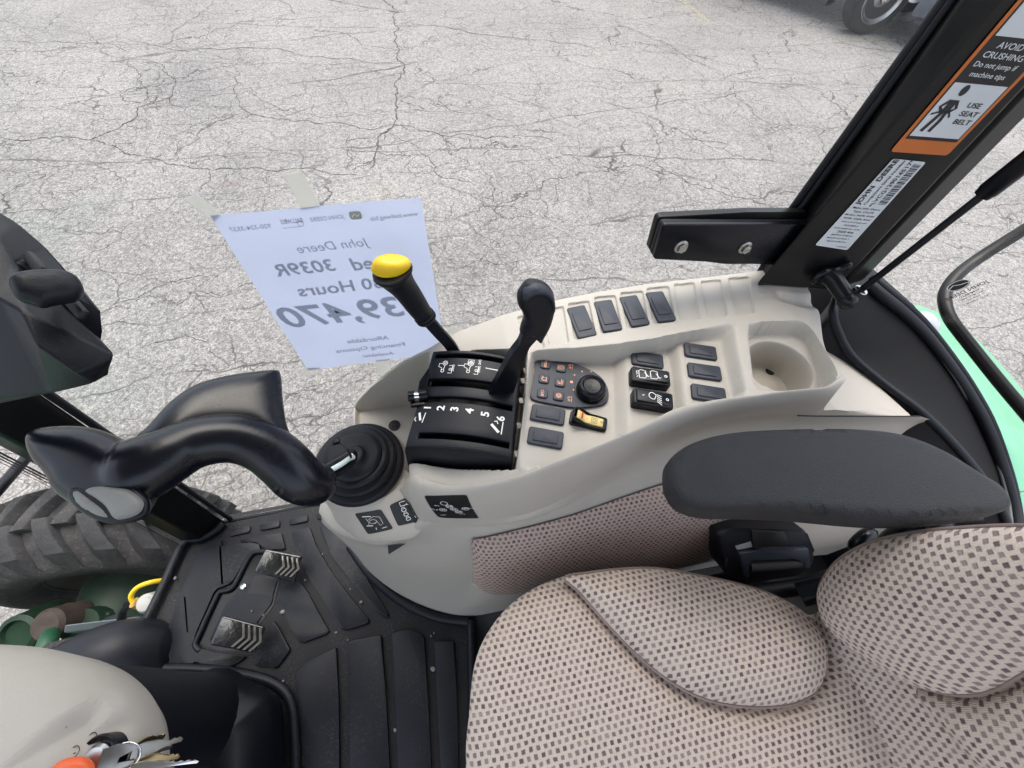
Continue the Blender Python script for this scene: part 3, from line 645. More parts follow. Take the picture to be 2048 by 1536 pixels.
# ---------------------------------------------------------------- right-hand control console
con = thing('control_console', 'beige moulded control console with switches along the side window', 'console', (.25, .28, 0))
OUT = np.array([(-.178, .43, .475), (-.165, .43, .495), (-.136, .43, .528), (-.076, .43, .580), (-.023, .43, .608), (.015, .43, .634), (.091, .43, .662), (.168, .43, .680), (.247, .43, .688),
                (.329, .43, .692), (.416, .43, .691), (.532, .43, .691), (.545, .404, .690), (.60, .392, .684), (.638, .384, .676), (.652, .33, .622), (.675, .26, .606), (.702, .18, .592)])
W4 = [(-.178, .305, .44), (-.14, .275, .445), (-.10, .235, .455)]
for px, py, y in ((850, 1042, .193), (957, 1038, .172), (1047, 1029, .166), (1136, 993, .173), (1225, 935, .184), (1315, 895, .193), (1376, 868, .200), (1444, 844, .205), (1533, 830, .205), (1642, 832, .196), (1838, 832, .173)): W4.append(tuple(P(px, py, y=y)))
W4 = np.array(W4)
RID = np.vstack([[(-.178, .315, .44), (-.14, .29, .445), (-.10, .245, .50)], PV([(822, 950, .595), (900, 968, .605), (1000, 958, .630), (1060, 943, .650), (1105, 925, .664), (1180, 896, .676), (1270, 858, .684), (1350, 816, .688), (1440, 797, .69), (1560, 785, .69), (1650, 773, .688), (1688, 752, .686)]), [(.60, .205, .62), (.702, .176, .594)]])
def by_x(C_, x, k): 
    o = np.argsort(C_[:, 0]); return np.interp(x, C_[o, 0], C_[o, k])
xs = np.unique(np.r_[np.arange(-.178, .702, .0013), .702]); nx = len(xs)
W4s = crv(W4, 8); RIs = crv(RID, 8)
yo, zo = by_x(OUT, xs, 1), by_x(OUT, xs, 2); yw, zw = by_x(W4s, xs, 1), by_x(W4s, xs, 2); yr, zr = by_x(RIs, xs, 1), by_x(RIs, xs, 2)
yr = np.maximum(yr, yw+.006); yo = np.maximum(yo, yr+.004)
va = np.r_[np.linspace(0, 1, 15)[:-1]]; vb = np.unique(np.r_[np.linspace(0, .06, 8), np.linspace(.06, .95, 170), np.linspace(.95, 1, 9)])
Y = np.vstack([yw[None]+(yr-yw)[None]*va[:, None], yr[None]+(yo-yr)[None]*vb[:, None]]).T      # nx, nv
X = np.repeat(xs[:, None], Y.shape[1], 1)
top = by_x(OUT[:15], X, 2)
tt = np.clip((Y-yr[:, None])/np.maximum(yo-yr, 1e-4)[:, None], 0, 1)
# crown: ridge height at the inboard side, rail height outboard
Z = zr[:, None]*(1-sm(tt))+zo[:, None]*sm(tt)
def blur(A, k):
    for _ in range(k):
        B = A.copy(); B[1:-1] = (A[:-2]+2*A[1:-1]+A[2:])/4; A = B
    return A
# low front: storage bin floor and joystick platform, with the outboard rim standing
low = .466
xq = np.interp(Y, [.18, .25, .30, .42], [-.088, -.084, -.062, -.035])
f = sm((X-xq+.004)/.016)
rimo = np.minimum((.43-Y), (X+.178)*1.2+.004)
rim = sm((.0125-rimo)/.007)
lowz = low+(np.maximum(zo[:, None]-low, 0))*rim
lowz = np.where(Y < .34, np.minimum(lowz, low+.03*sm((Y-.30)/.06)+.0), lowz)
Z = np.where(X < xq+.02, lowz*(1-f)+Z*f, Z)
# pocket: sink from a rim outline to a floor outline
def pocket(Z, rimp, floorp, zf, pw=1.0, lo=0.0, hi=1.0):
    dr = sdf(rimp, X, Y); dfl = sdf(floorp, X, Y)
    t = np.where(dfl >= 0, 1.0, np.clip(dr, 0, None)/(np.clip(dr, 0, None)+np.clip(-dfl, 1e-6, None)))
    return np.where(dr > 0, Z+(zf-Z)*sm((t**pw-lo)/(hi-lo)), Z)
zA, zB, zC = .6455, .6575, .6685
# stepped tray
rimp = np.vstack([PV([(1066, 708, .664), (1150, 699, .680), (1225, 691, .686), (1300, 679, .69), (1400, 661, .69), (1458, 645, .69), (1470, 652, .69), (1480, 710, .69), (1491, 780, .69), (1485, 791, .69)]),
                  PV([(1440, 799, .688), (1350, 819, .686), (1270, 861, .682), (1180, 899, .674), (1105, 929, .662), (1036, 936, .652)]), PV([(1050, 800, .65), (1060, 730, .655)])])
flp = np.vstack([PV([(1071, 711, zA), (1110, 715, zA), (1150, 718, zA), (1190, 722, zA), (1224, 727, zA), (1234, 718, zA), (1247, 697, zB), (1290, 695, zB), (1332, 698, zB), (1342, 690, zB), (1354, 678, zC), (1395, 680, zC), (1436, 686, zC), (1450, 740, zC), (1466, 795, zC)]),
                 PV([(1440, 802, .688), (1350, 822, .686), (1270, 864, .682), (1180, 902, .674), (1105, 931, .662), (1042, 934, .652)]), PV([(1056, 800, .65), (1064, 735, .655)])])
a, b_ = P(1229, 734, z=zA), P(1232, 850, z=zA); kx = (b_[0]-a[0])/(b_[1]-a[1])
wX = X-kx*(Y-.28)
def wv(px, py, z): q = P(px, py, z=z); return q[0]-kx*(q[1]-.28)
ks = [wv(1230, 790, zA), wv(1252, 770, zB), wv(1346, 760, zB), wv(1363, 745, zC)]
zfl = np.interp(wX, [0, ks[0]-.002, ks[1]+.001, ks[2]-.002, ks[3]+.001, .6], [zA+.002, zA, zB+.001, zB-.001, zC+.001, zC-.001])
def deck(px, py, z0, lift=0.0):
    z = z0
    for _ in range(5):
        q = P(px, py, z=z); z = float(np.interp(q[0]-kx*(q[1]-.28), [0, ks[0]-.002, ks[1]+.001, ks[2]-.002, ks[3]+.001, .6], [zA+.002, zA, zB+.001, zB-.001, zC+.001, zC-.001]))+lift
    return P(px, py, z=z)
Z = pocket(Z, rimp, flp, zfl, .8)
# cup holder: outer bowl, then the round cup
cr = PV([(x_, y_, .69) for x_, y_ in crv([(1494, 655), (1508, 646), (1560, 643), (1603, 643), (1632, 656), (1650, 684), (1667, 730), (1670, 757), (1650, 772), (1590, 779), (1530, 782), (1510, 776), (1501, 740)], 4, True)])
cl = PV([(x_, y_, .662) for x_, y_ in crv([(1499, 672), (1560, 669), (1592, 671), (1615, 687), (1632, 715), (1641, 752), (1645, 778), (1600, 790), (1550, 793), (1515, 790), (1505, 735)], 5, True)])
Z = pocket(Z, cr, cl, .662)
p1_, p2_, p3_ = (P(*q, z=.658)[:2] for q in ((1510, 690), (1592, 707), (1622, 768)))
A_ = np.array([p2_-p1_, p3_-p1_])*2; cc = np.linalg.solve(A_, [p2_@p2_-p1_@p1_, p3_@p3_-p1_@p1_]); rc_ = np.linalg.norm(p1_-cc)
def ring(r): return np.stack([cc[0]+r*np.cos(np.linspace(0, 2*np.pi, 60)[:-1]), cc[1]+r*np.sin(np.linspace(0, 2*np.pi, 60)[:-1])], 1)
Z = pocket(Z, ring(rc_), ring(rc_-.005), np.minimum(Z, .608), 1.0, .0, 1.0)
# scoop round the pillar foot
sc_ = PV([(1548, 582, .69), (1600, 586, .685), (1664, 586, .68), (1662, 612, .685), (1600, 612, .69), (1556, 604, .69)]); sd_ = sdf(sc_, X, Y)
Z = np.where(sd_ > 0, Z-.007*sm(sd_/.014), Z)
def soften(Z, kx, ky):
    B = blur(Z, kx)
    for _ in range(ky):
        D = B.copy(); D[:, na+2:-2] = (B[:, na+1:-3]+2*B[:, na+2:-2]+B[:, na+3:-1])/4; B = D
    return B
na = len(va)
Z = np.where(X > .435, soften(Z, 1, 1), np.where(X > .10, soften(Z, 7, 1), soften(Z, 2, 1)))
# blanking pockets on the rail
def on_top(px, py, lift=0.0):
    z = .68
    for _ in range(6):
        q = P(px, py, z=z); z = float(np.interp(q[0], OUT[:12, 0], OUT[:12, 2]))+lift
    return P(px, py, z=z)
rail = [[(1034, 634), (1064, 627), (1090, 694), (1062, 704)], [(1085, 621), (1127, 612), (1138, 684), (1099, 691)],
        [(1136, 607), (1178, 601), (1192, 668), (1150, 680)], [(1188, 594), (1231, 590), (1245, 660), (1203, 667)], [(1241, 585), (1286, 581), (1298, 650), (1255, 657)], [(1294, 576), (1338, 572), (1351, 642), (1307, 648)],
        [(1348, 568), (1389, 565), (1401, 637), (1361, 641)], [(1402, 562), (1442, 559), (1456, 631), (1416, 635)], [(1457, 556), (1499, 553), (1510, 625), (1473, 631)]]
for k, q in enumerate(rail):
    pp = rpoly(np.array([on_top(*c) for c in q])[:, :2], .004); d_ = sdf(pp, X, Y)
    Z = np.where(d_ > -.0005, Z-(.0032 if 2 <= k <= 5 else .0034)*sm((d_+.0005)/.0013), Z)
# wall down from the ridge to the lower seam, rounded at the top
na = len(va)
for i in range(na):
    s = va[i]; fz = (1-(1-s)**2.6)**(1/1.9)
    Z[:, i] = zw+(zr-zw)*fz
ir = slice(na, na+8)
for j in range(na, na+10):
    Z[:, j] = Z[:, j]-.0012*(1-(j-na)/10)**2
# shave the far end of the cup rim down to the rear sheet
endp = PV([(1650, 618, .685), (1660, 640, .685), (1676, 690, .685), (1690, 735, .685), (1692, 758, .685), (1684, 774, .685)])
xe = np.interp(Y, endp[::-1, 1], endp[::-1, 0]); fe = sm((X-xe+.001)/.014)
sheet = np.interp(X, [.55, .702], [.628, .592])
Z = np.where((X > .5), Z*(1-fe)+np.minimum(Z, sheet)*fe, Z)
# well the lever housing stands in
hr_ = PV([(858, 694, .65), (950, 686, .66), (1054, 712, .652), (1050, 800, .65), (1032, 934, .648), (920, 928, .63), (806, 912, .62)]); hd_ = sdf(hr_, X, Y)
Z = np.where(hd_ > 0, np.minimum(Z, Z+(.575-Z)*sm(hd_/.003)), Z)
nv = Y.shape[1]
Vc = np.stack([X, Y, Z], -1)
skirt = Vc[:, -1:].copy(); skirt[:, :, 1] += .004; skirt[:, :, 2] -= .02; skirt2 = skirt.copy(); skirt2[:, :, 2] -= .3
Vc = np.concatenate([Vc, skirt, skirt2], 1)
fr0 = Vc[:1].copy(); fr0[:, :, 0] -= .004; fr0[:, :, 2] -= .05
Vc = np.concatenate([fr0, Vc], 0)
Vv, Fc = loft(Vc)
Fc = [f[::-1] for f in Fc]
tray = mesh('top_moulding', Vv, Fc, M['beige'], con, sharp=42)
lathe('drain_hole_shade', Fr(P(1540, 743, z=.6086), (1, 0, 0), (0, 1, 0)), [(0, 0), (.0070, 0), (.0070, .0004), (0, .0004)], M['dark'], con, 24)  # black disc on the cup floor, paints the shade of the hole
gp0 = W4s[W4s[:, 0] > .49]; tube('panel_gap', gp0+[0, -.001, .001], .0010, M['dark'], con, 6)
# lower wall: fabric edge, knee, floor
def along(pts, n=70): return resample(crv(np.array(pts), 8), n)
w_hi = W4s[W4s[:, 0] > -.115]; w_hi = np.vstack([[(-.215, .36, .44), (-.20, .30, .44), (-.16, .262, .445)], w_hi, [(.75, .16, .585)]])
w_a = PV([(640, 1012, .40), (668, 1050, .41), (748, 1080, .42), (815, 1068, .44), (850, 1052, .472), (957, 1050, .488), (1050, 1040, .500), (1138, 1006, .512), (1230, 953, .545), (1320, 913, .570), (1450, 862, .59), (1640, 858, .57), (1838, 850, .57)])
w_b = PV([(643, 1030, .36), (684, 1072, .37), (760, 1095, .37), (840, 1085, .40), (936, 1072, .452), (1002, 1063, .462), (1136, 1029, .478), (1240, 993, .495), (1332, 962, .51), (1450, 930, .52), (1640, 915, .51), (1838, 900, .51)])
w_c = PV([(648, 1050, .26), (705, 1095, .26), (775, 1130, .26), (850, 1150, .28), (940, 1165, .29), (1002, 1180, .295), (1130, 1160, .29), (1240, 1143, .29), (1332, 1130, .29), (1450, 1108, .29), (1640, 1080, .29), (1838, 1060, .29)])
w_d = np.vstack([PV([(690, 1078, .10), (742, 1146, .02)]), PV([(800, 1192, 0), (870, 1223, 0), (938, 1233, 0)]), [(.08, .086, 0), (.2, .083, 0), (.35, .083, 0), (.5, .08, 0), (.75, .08, 0)]]) 
rows = [along(w, 150) for w in (w_hi, w_a, w_b, w_c, w_d)]
R5 = np.array(rows); fine = []
for j in range(R5.shape[1]): fine.append(crv(R5[:, j], 7))
Vv, Fc = loft(np.array(fine)); lwall = mesh('lower_wall', Vv, Fc, M['beige'], con)
mesh('rear_side_wall', [(.55, .09, 0), (1.0, .03, 0), (1.0, .05, .44), (.55, .118, .44), (.55, .13, 0), (1.0, .07, 0)], [(0, 1, 2, 3), (3, 2, 5, 4)], M['beige'], con, smooth=False)
# joystick lobe at the front: shoulder ring to lower lip
BC = np.array([*P(722, 930, z=.49)[:2], .49])
def arc_pts(r, z, a0, a1, n): return np.array([(BC[0]+r*math.cos(a), BC[1]+r*math.sin(a), z) for a in np.radians(np.linspace(a0, a1, n))])
l_lip = PV([(700, 900, .40), (655, 950, .42), (650, 985, .43), (656, 1010, .43), (664, 1026, .43), (675, 1046, .43), (698, 1064, .43), (717, 1077, .432), (748, 1082, .435), (775, 1081, .438), (811, 1077, .442), (830, 1069, .45), (842, 1056, .46), (846, 1035, .475), (842, 1010, .49), (836, 985, .50)])
l_in = l_lip.copy(); l_in[:, :2] = BC[:2]+(l_lip[:, :2]-BC[:2])*.93; l_in[:, 2] -= .012
l_sh = PV([(704, 890, .47), (660, 930, .485), (654, 972, .485), (662, 994, .485), (671, 1006, .485), (680, 1013, .485), (694, 1019, .485), (707, 1019, .486), (735, 1013, .487), (766, 1004, .488), (785, 996, .49), (802, 990, .492), (815, 980, .495), (822, 970, .50), (825, 962, .505), (826, 955, .51)])
n = 90
ang = np.radians(np.linspace(150, 345, n)); l_r = np.stack([BC[0]+.068*np.cos(ang), BC[1]+.068*np.sin(ang), np.full(n, .489)], 1)
l_r0 = l_r.copy(); l_r0[:, :2] = BC[:2]+(l_r[:, :2]-BC[:2])*.8
LR = [resample(crv(c, 6), n) for c in (l_in, l_lip, l_sh)]+[l_r, l_r0]
fine = [crv(np.array(LR)[:, j], 6) for j in range(n)]
Vv, Fc = loft(np.array(fine)); lobe = mesh('joystick_lobe', Vv, Fc, M['beige'], con)
lathe('collar', Fr(BC-[0, 0, .03], (1, 0, 0), (0, 1, 0)), [(.0, 0), (.076, 0), (.074, .022), (.070, .0305), (.066, .0315), (0, .0315)], M['beige'], con, 48)
# dark slot under the lobe
q = PV([(776, 1085, .395), (813, 1081, .395), (778, 1103, .385)]); F = Fr(q[0]+[0, -.004, .004], q[1]-q[0], q[2]-q[0])
mesh('drain_slot', [q_+[0, -.006, .005] for q_ in q], [(0, 1, 2)], M['dark'], con, smooth=False)
# fabric insert
ft = PV([(942, 1078, .452), (1002, 1066, .462), (1136, 1031, .478), (1240, 995, .495), (1332, 965, .51), (1450, 932, .52), (1560, 915, .52)])
fb = PV([(944, 1158, .30), (1000, 1178, .295), (1130, 1160, .29), (1240, 1143, .29), (1332, 1130, .29), (1450, 1108, .29), (1560, 1092, .29)])
n = 120; ft, fb = resample(crv(ft, 6), n), resample(crv(fb, 6), n)
prof = np.linspace(0, 1, 25); rows = []
uvp = []
ln = np.r_[0, np.cumsum(np.linalg.norm(np.diff(ft, axis=0), axis=1))]
for j in range(n):
    e_ = min(1, (j+.0)/(4)) if j < 4 else 1
    col = []
    for t in prof:
        p = ft[j]*(1-t)+fb[j]*t; k = min(1, min(t, 1-t)/.10); bul = .0125*math.sqrt(1-(1-k)**2)*math.sqrt(1-(1-e_)**2)
        # nearest surface of the wall bulges between the edges too
        col.append(p+np.array([0, -1, .25])*(bul+.002+.012*math.sin(math.pi*t))); uvp.append((ln[j], t*.19))
    rows.append(col)
Rr = np.array(rows); al = np.concatenate([np.zeros((n, 1)), np.cumsum(np.linalg.norm(np.diff(Rr, axis=1), axis=2), 1)], 1); au = np.concatenate([np.zeros((1, 25)), np.cumsum(np.linalg.norm(np.diff(Rr, axis=0), axis=2), 0)], 0)
uvp = np.stack([au.mean(1)[:, None].repeat(25, 1), al-al[:, 12:13]], -1).reshape(-1, 2)
Vv, Fc = loft(Rr); mesh('fabric_insert', Vv, [f[::-1] for f in Fc], M['fabric2'], con, uv=uvp)
# trim lip below the fabric
tube('insert_trim', np.vstack([fb+[0, -.006, -.004]]), .0035, M['beige'], con, 8)

# ---- switch blanks: one mesh, placed by copies
def quadF(corners, z0=None, rail_=False, lift=.004):
    q = np.array([on_top(*c, lift) if rail_ else deck(c[0], c[1], z0, lift) for c in corners]); c = q.mean(0)-[0, 0, lift]
    ex = (q[1]-q[0])+(q[2]-q[3]); ey = (q[0]-q[3])+(q[1]-q[2]); w = np.linalg.norm(ex)/2; h = np.linalg.norm(ey)/2
    return Fr(c, ex, ey), w, h
def blank_mesh(w, h):
    bm = bm_plate(rrect(w, h, .0035), 0, .0042, .0014, 3)
    b2 = bm_plate(rrect(w*.70, h*.62, .0015), .0035, .0056, .0007, 2); me = bpy.data.meshes.new('t'); b2.to_mesh(me); b2.free(); bm.from_mesh(me); bpy.data.meshes.remove(me)
    return bm
decks = [[(1064, 806), (1133, 819), (1127, 850), (1060, 838)], [(1057, 851), (1130, 864), (1125, 898), (1053, 885)], [(1263, 700), (1324, 709), (1328, 736), (1267, 727)],
         [(1366, 684), (1433, 693), (1437, 720), (1371, 710)], [(1373, 723), (1441, 732), (1447, 762), (1379, 752)], [(1380, 766), (1450, 777), (1456, 806), (1387, 795)]]
base = None
for q in decks:
    F, w, h = quadF(q, zB)
    if base is None:
        base = from_bm('switch_blank', blank_mesh(w, h), M['pad'], con, frame=F)
    else:
        o = copy_of(base, con, F)
base2 = None
for q in ([(1139, 612), (1177, 607), (1188, 666), (1152, 677)], [(1191, 599), (1229, 595), (1241, 657), (1205, 663)], [(1245, 590), (1283, 586), (1294, 646), (1258, 653)], [(1298, 580), (1336, 577), (1347, 639), (1310, 644)]):
    F, w, h = quadF(q, None, True); F = F.at(0, 0, -.0022)
    if base2 is None: base2 = from_bm('rail_blank', blank_mesh(w, h), M['pad'], con, frame=F)
    else: copy_of(base2, con, F)
# ---- rocker switches (washer/wiper and work lamp)
def rocker(name, corners, tilt, art):
    F, w, h = quadF(corners, zB, False, .015)
    body = from_bm(name, bm_plate(rrect(w, h, .003), -.002, .0125, .001, 2), M['blk_gloss'], con, frame=F)
    from_bm('bezel', bm_plate(rrect(w*.985, h*.97, .003), .0120, .0150, .0012, 2), M['blk'], body, frame=F)
    Ft = Fr(F.w((0, 0, .0145)), F.ex*math.cos(tilt)+F.ez*math.sin(tilt), F.ey)
    from_bm('paddle', bm_plate(rrect(w*.86, h*.78, .002), -.003, .0022, .0012, 3), M['blk_gloss'], body, frame=Ft)
    art(Ft, body, w, h)
    return body
def art_wiper(F, b, w, h):
    k = w/.055
    def wind(cx): return np.array([(-.005, -.006), (-.0055, .0055), (-.003, .0075), (.004, .006), (.0048, -.0045), (.002, -.0065), (-.005, -.006)])*k+[cx, 0]
    strokes('wiper_symbol', [wind(-.012*k), [(-.010*k, .004*k), (-.0045*k, -.004*k), (-.003*k, -.002*k)], wind(.004*k), [(.006*k, .003*k), (.0115*k, -.0055*k), (.013*k, -.003*k)], [(-.019*k, .006*k), (-.021*k, .003*k), (-.0195*k, .001*k), (-.021*k, -.001*k)], [(-.0185*k, -.003*k), (-.0205*k, -.005*k)], circ(.0195*k, -.0005*k, .0017*k, 10)], .0010*k, F, M['white'], b, .0026)
def art_lamp(F, b, w, h):
    k = w/.055
    strokes('lamp_symbol', [np.vstack([circ(-.002*k, .002*k, .0052*k, 12, 90, 270), [(.0005*k, -.0032*k), (.003*k, .004*k), (-.002*k, .0072*k)]])]+[[(.004*k, (.005-.0028*i)*k), (.0105*k, (.003-.0034*i)*k)] for i in range(5)]+[circ(.0185*k, 0, .0017*k, 10), [(-.0165*k, 0), (-.0135*k, .0006*k)]], .0010*k, F, M['white'], b, .0026)
rocker('wiper_switch', [(1262, 731), (1339, 742), (1342, 772), (1264, 761)], .09, art_wiper)
rocker('lamp_switch', [(1265, 774), (1345, 787), (1348, 818), (1268, 805)], -.05, art_lamp)
# ---- yellow rocker with guard
F, w, h = quadF([(1141, 818), (1216, 836), (1213, 862), (1139, 846)], zA, False, .0055)
gb = from_bm('yellow_switch', bm_plate(rrect(w, h, .004), -.001, .0055, .0018, 3), M['blk_gloss'], con, frame=F)
gp = [(-.36*w, -.40*h), (.40*w, -.40*h), (.42*w, .0), (.40*w, .40*h), (-.36*w, .40*h), (-.42*w, 0)]
rows = []
for t, zt in ((0, .0045), (1, 1.0)):
    row = []
    for p in crv(gp, 6, True):
        hh = .0045 if t == 0 else .0062+.0125*sm(-(p[0])/(.42*w)+.15)
        row.append(F.w((p[0]*(1+.0*t), p[1], hh)))
    rows.append(row)
Vv, Fc = loft(np.array(rows), True); mod_solid(mesh('guard', Vv, Fc, M['blk_gloss'], gb), .0016, 0)
V = []; Fc = []; nn = 17
for i in range(nn):
    s = i/(nn-1); xx = (-.34+.72*s)*w; hh = .0065+.010*sm((.42-s)/.42)+.0015*math.sin(s*3)
    V += [F.w((xx, -.30*h, .003)), F.w((xx, -.30*h, hh-.0008)), F.w((xx, -.26*h, hh)), F.w((xx, .26*h, hh)), F.w((xx, .30*h, hh-.0008)), F.w((xx, .30*h, .003))]
for i in range(nn-1): Fc += [(i*6+k, i*6+k+1, (i+1)*6+k+1, (i+1)*6+k) for k in range(5)]
Fc += [(0, 1, 2, 3, 4, 5), tuple(range((nn-1)*6, nn*6))[::-1]]
yb = mesh('rocker', V, Fc, M['yellow_sw'], gb, sharp=50)
F2 = F.at(.14*w, 0, .0083); strokes('symbol', [rrect(.0075, .0075, .001)[list(range(20))+[0]], circ(0, 0, .0022, 8), circ(.010, 0, .0015, 8), [(-.0095, -.0012), (-.0095, .0012)]], .0005, F2, M['ink'], gb)
Fq = Fr(F.w((-.20*w, 0, .0148)), F.ex*.96-F.ez*.28, F.ey); plate('red_mark', Fq, rrect(.0022, .0095, .0004), 0, .0006, 0, M['red'], gb)
# ---- keypad with rotary knob
kp = [(1079, 716), (1097, 715), (1130, 722), (1160, 731), (1190, 745), (1207, 760), (1216, 778), (1217, 797), (1209, 807), (1185, 812), (1150, 814), (1110, 808), (1068, 799), (1061, 790), (1065, 760), (1071, 728)]
kF = Fr(deck(1140, 765, zA), RGT, UPX)
kc = P(1140, 765, z=zA+.0058); ex = unit(deck(1200, 776, zA)-deck(1080, 757, zA)); ex[2] = 0; kF = Fr(kc, ex, np.cross([0, 0, 1], ex))
kpl = kF.pix(kp)
key = plate('keypad', kF, crv(kpl, 3, True), -.007, 0, .0016, M['pad'], con, 3)
kn = kF.pix([(1181, 781)])[0]
kn_r = .0208
lathe('dial_ring', kF.at(*kn, -.0002), [(0, 0), (kn_r*1.12, 0), (kn_r*1.10, .0012), (0, .0012)], M['blk_gloss'], key, 40)
knob = lathe('knob', kF.at(*kn, .0002), [(0, 0), (kn_r, 0), (kn_r, .004), (kn_r*.96, .009), (kn_r*.90, .0125), (kn_r*.80, .0145), (kn_r*.70, .0150), (kn_r*.55, .0120), (0, .0105)], M['blk_gloss'], key, 48)
kd = kF.at(*kn, .0107, .25)
g_ = [kd.w((kn_r*.80*math.cos(a), .0048*math.sin(a)*1.5, .0015-.004*abs(math.cos(a))**3)) for a in np.linspace(0, 2*math.pi, 25)[:-1]]
g2 = [kd.w((kn_r*.88*math.cos(a), .0075*math.sin(a)*1.4, -.0065)) for a in np.linspace(0, 2*math.pi, 25)[:-1]]
Vv, Fc = loft(np.array([g2, g_]), True); Fc.append(tuple(range(24, 48))); mesh('grip_bar', Vv, Fc, M['blk_gloss'], knob, sharp=60)
arc = [(kn_r*.86*math.cos(a), kn_r*.86*math.sin(a)) for a in np.radians(np.linspace(75, 150, 12))]
bx = [(1090, 728), (1121, 735), (1087, 757), (1119, 764), (1084, 786), (1116, 791)]
kb = None; syms = ['RES/+', 'engine', 'cruise', 'max', 'SET/-', 'gear']
for (px, py), sy in zip(bx, syms):
    p = kF.pix([(px+1, py+2)])[0]; F = kF.at(*p, -.0006)
    if kb is None: kb = from_bm('key_button', bm_plate(rrect(.0150, .0145, .0035), 0, .0032, .0012, 3), M['pad'], key, frame=F); o = kb
    else: o = copy_of(kb, key, F)
    Ff = Fr(F.w((0, 0, .0034)), F.ey, -F.ex)
    if sy in ('RES/+', 'SET/-'): text('key_legend', sy, Ff, .0052, M['amber'], o, bold=.02)
    elif sy == 'engine': strokes('key_legend', [circ(0, -.001, .0032, 12), [(-.004, .002), (-.003, .0045), (.003, .0045), (.004, .002)], [(-.001, -.001), (.001, -.001)]], .0008, Ff, M['amber'], o)
    elif sy == 'cruise': strokes('key_legend', [circ(0, 0, .0034, 14, 40, 320), [(.004, .0035), (.0005, 0)], [(-.005, -.003), (-.003, -.004)]], .0010, Ff, M['amber'], o)
    elif sy == 'max': strokes('key_legend', [[(-.004, .001), (-.001, .001), (0, .0035), (.002, .0035)], circ(-.002, .0015, .0016, 8), [(-.0045, -.0015), (.0045, -.0015)], [(-.004, -.0035), (.004, -.0035)]], .0008, Ff, M['amber'], o)
    else: strokes('key_legend', [circ(0, 0, .0028, 14), circ(0, 0, .0015, 8)]+[[(.0030*math.cos(a), .0030*math.sin(a)), (.0042*math.cos(a), .0042*math.sin(a))] for a in np.radians(np.arange(0, 360, 30))], .0008, Ff, M['amber'], o)
for (px, py), r in zip(((1182, 743), (1164, 743), (1149, 750), (1143, 764), (1147, 780), (1161, 794), (1180, 802)), (.0012, .0012, .0012, .0024, .0012, .0012, .0012)):
    p = kF.pix([(px, py)])[0]; plate('dial_dot', kF.at(*p, 0), circ(0, 0, r, 10)[:-1], 0, .0003, 0, M['amber'], key)
for px, py in ((1141, 733), (1139, 798)):
    p = kF.pix([(px, py)])[0]; Ff = Fr(kF.w((*p, .0003)), kF.ey, -kF.ex)
    strokes('dial_symbol', [[(-.004, 0), (-.001, 0), (.0005, .0025), (.003, .0025)], circ(-.0022, .0005, .0014, 8), circ(.0028, .0005, .0010, 8), [(-.005, -.0028), (.005, -.0028)]], .0007, Ff, M['amber'], key)
# ---------------------------------------------------------------- lever housing (part of the console)
qA, qB, qC, qD = P(866, 703, z=.656), P(1042, 722, z=.654), P(1022, 915, z=.650), P(810, 893, z=.634)
def Q(s, t, dz=0.0):
    p = (qA*(1-s)+qB*s)*(1-t)+(qD*(1-s)+qC*s)*t
    return p+np.array([0, 0, .0115*(1-(2*s-1)**2)+dz])
slots = [(.035, .085, .04, .93), (.315, .40, .02, .90), (.505, .565, .05, .965), (.868, .925, .10, .975)]
vb_ = sorted({0, 1, .45, .62, .8, .2}|{x for a in slots for x in a[:2]}); ub = sorted(set(np.round(np.linspace(0, 1, 21), 4))|{x for a in slots for x in a[2:]})
V = []; Fc = []
for t in vb_:
    for s in ub: V.append(Q(s, t, -.006*(t > .3)*(t < .46)*0))
nu = len(ub)
for i in range(len(vb_)-1):
    for j in range(nu-1):
        tm, sm_ = (vb_[i]+vb_[i+1])/2, (ub[j]+ub[j+1])/2
        if any(a[0] < tm < a[1] and a[2] < sm_ < a[3] for a in slots): continue
        Fc.append((i*nu+j, (i+1)*nu+j, (i+1)*nu+j+1, i*nu+j+1))
hs = mesh('lever_housing', V, Fc, M['blk'], con, sharp=40); mod_solid(hs, .009, -1); mod_bevel(hs, .0022, 3, 40)
# side walls of the housing
def wall(ss, ts, drop):
    a = np.array([Q(s, t, -.004) for s, t in zip(ss, ts)]); b = a.copy(); b[:, 2] -= drop
    return [a, b]
n = 20; o_ = np.linspace(0, 1, n)
per = [(s, 0.004) for s in o_]+[(.996, t) for t in o_]+[(s, .996) for s in o_[::-1]]+[(.004, t) for t in o_[::-1]]
ra = [Q(s, t, -.003) for s, t in per]; rb_ = []; cq = Q(.5, .5)
for k, (s, t) in enumerate(per):
    p = Q(s, t, 0); d = p-cq; d[2] = 0; out = unit(d)
    dz = .075 if s < .02 else (.05 if t > .9 else .045)
    q = p+out*(.004 if s > .02 else .008); q[2] = (p[2]-.0115*(1-(2*s-1)**2))-dz; rb_.append(q)
rm = [np.array(a)*.85+np.array(b)*.15+np.r_[unit((np.array(a)-cq)*[1, 1, 0])[:2]*.002, 0] for a, b in zip(ra, rb_)]
Vv, Fc = loft(np.array([ra, rm, rb_]), True); mesh('housing_wall', Vv, [f[::-1] for f in Fc], M['blk'], con, sharp=60)
mesh('housing_cavity', [Q(s, t, -.03) for s, t in ((.03, .01), (.97, .01), (.97, .99), (.03, .99))], [(0, 3, 2, 1)], M['dark'], con, smooth=False)
for s, t, L_ in ((.55, .89, .012), (.62, .90, .006), (.75, .535, .010), (.93, .54, .012), (.15, .36, .01), (.5, .36, .01)):
    box('inner_link', Fr(Q(s, t, -.016), (1, 0, 0), (0, 1, 0)), L_, .006, .006, .001, M['blk_gloss'], hs)
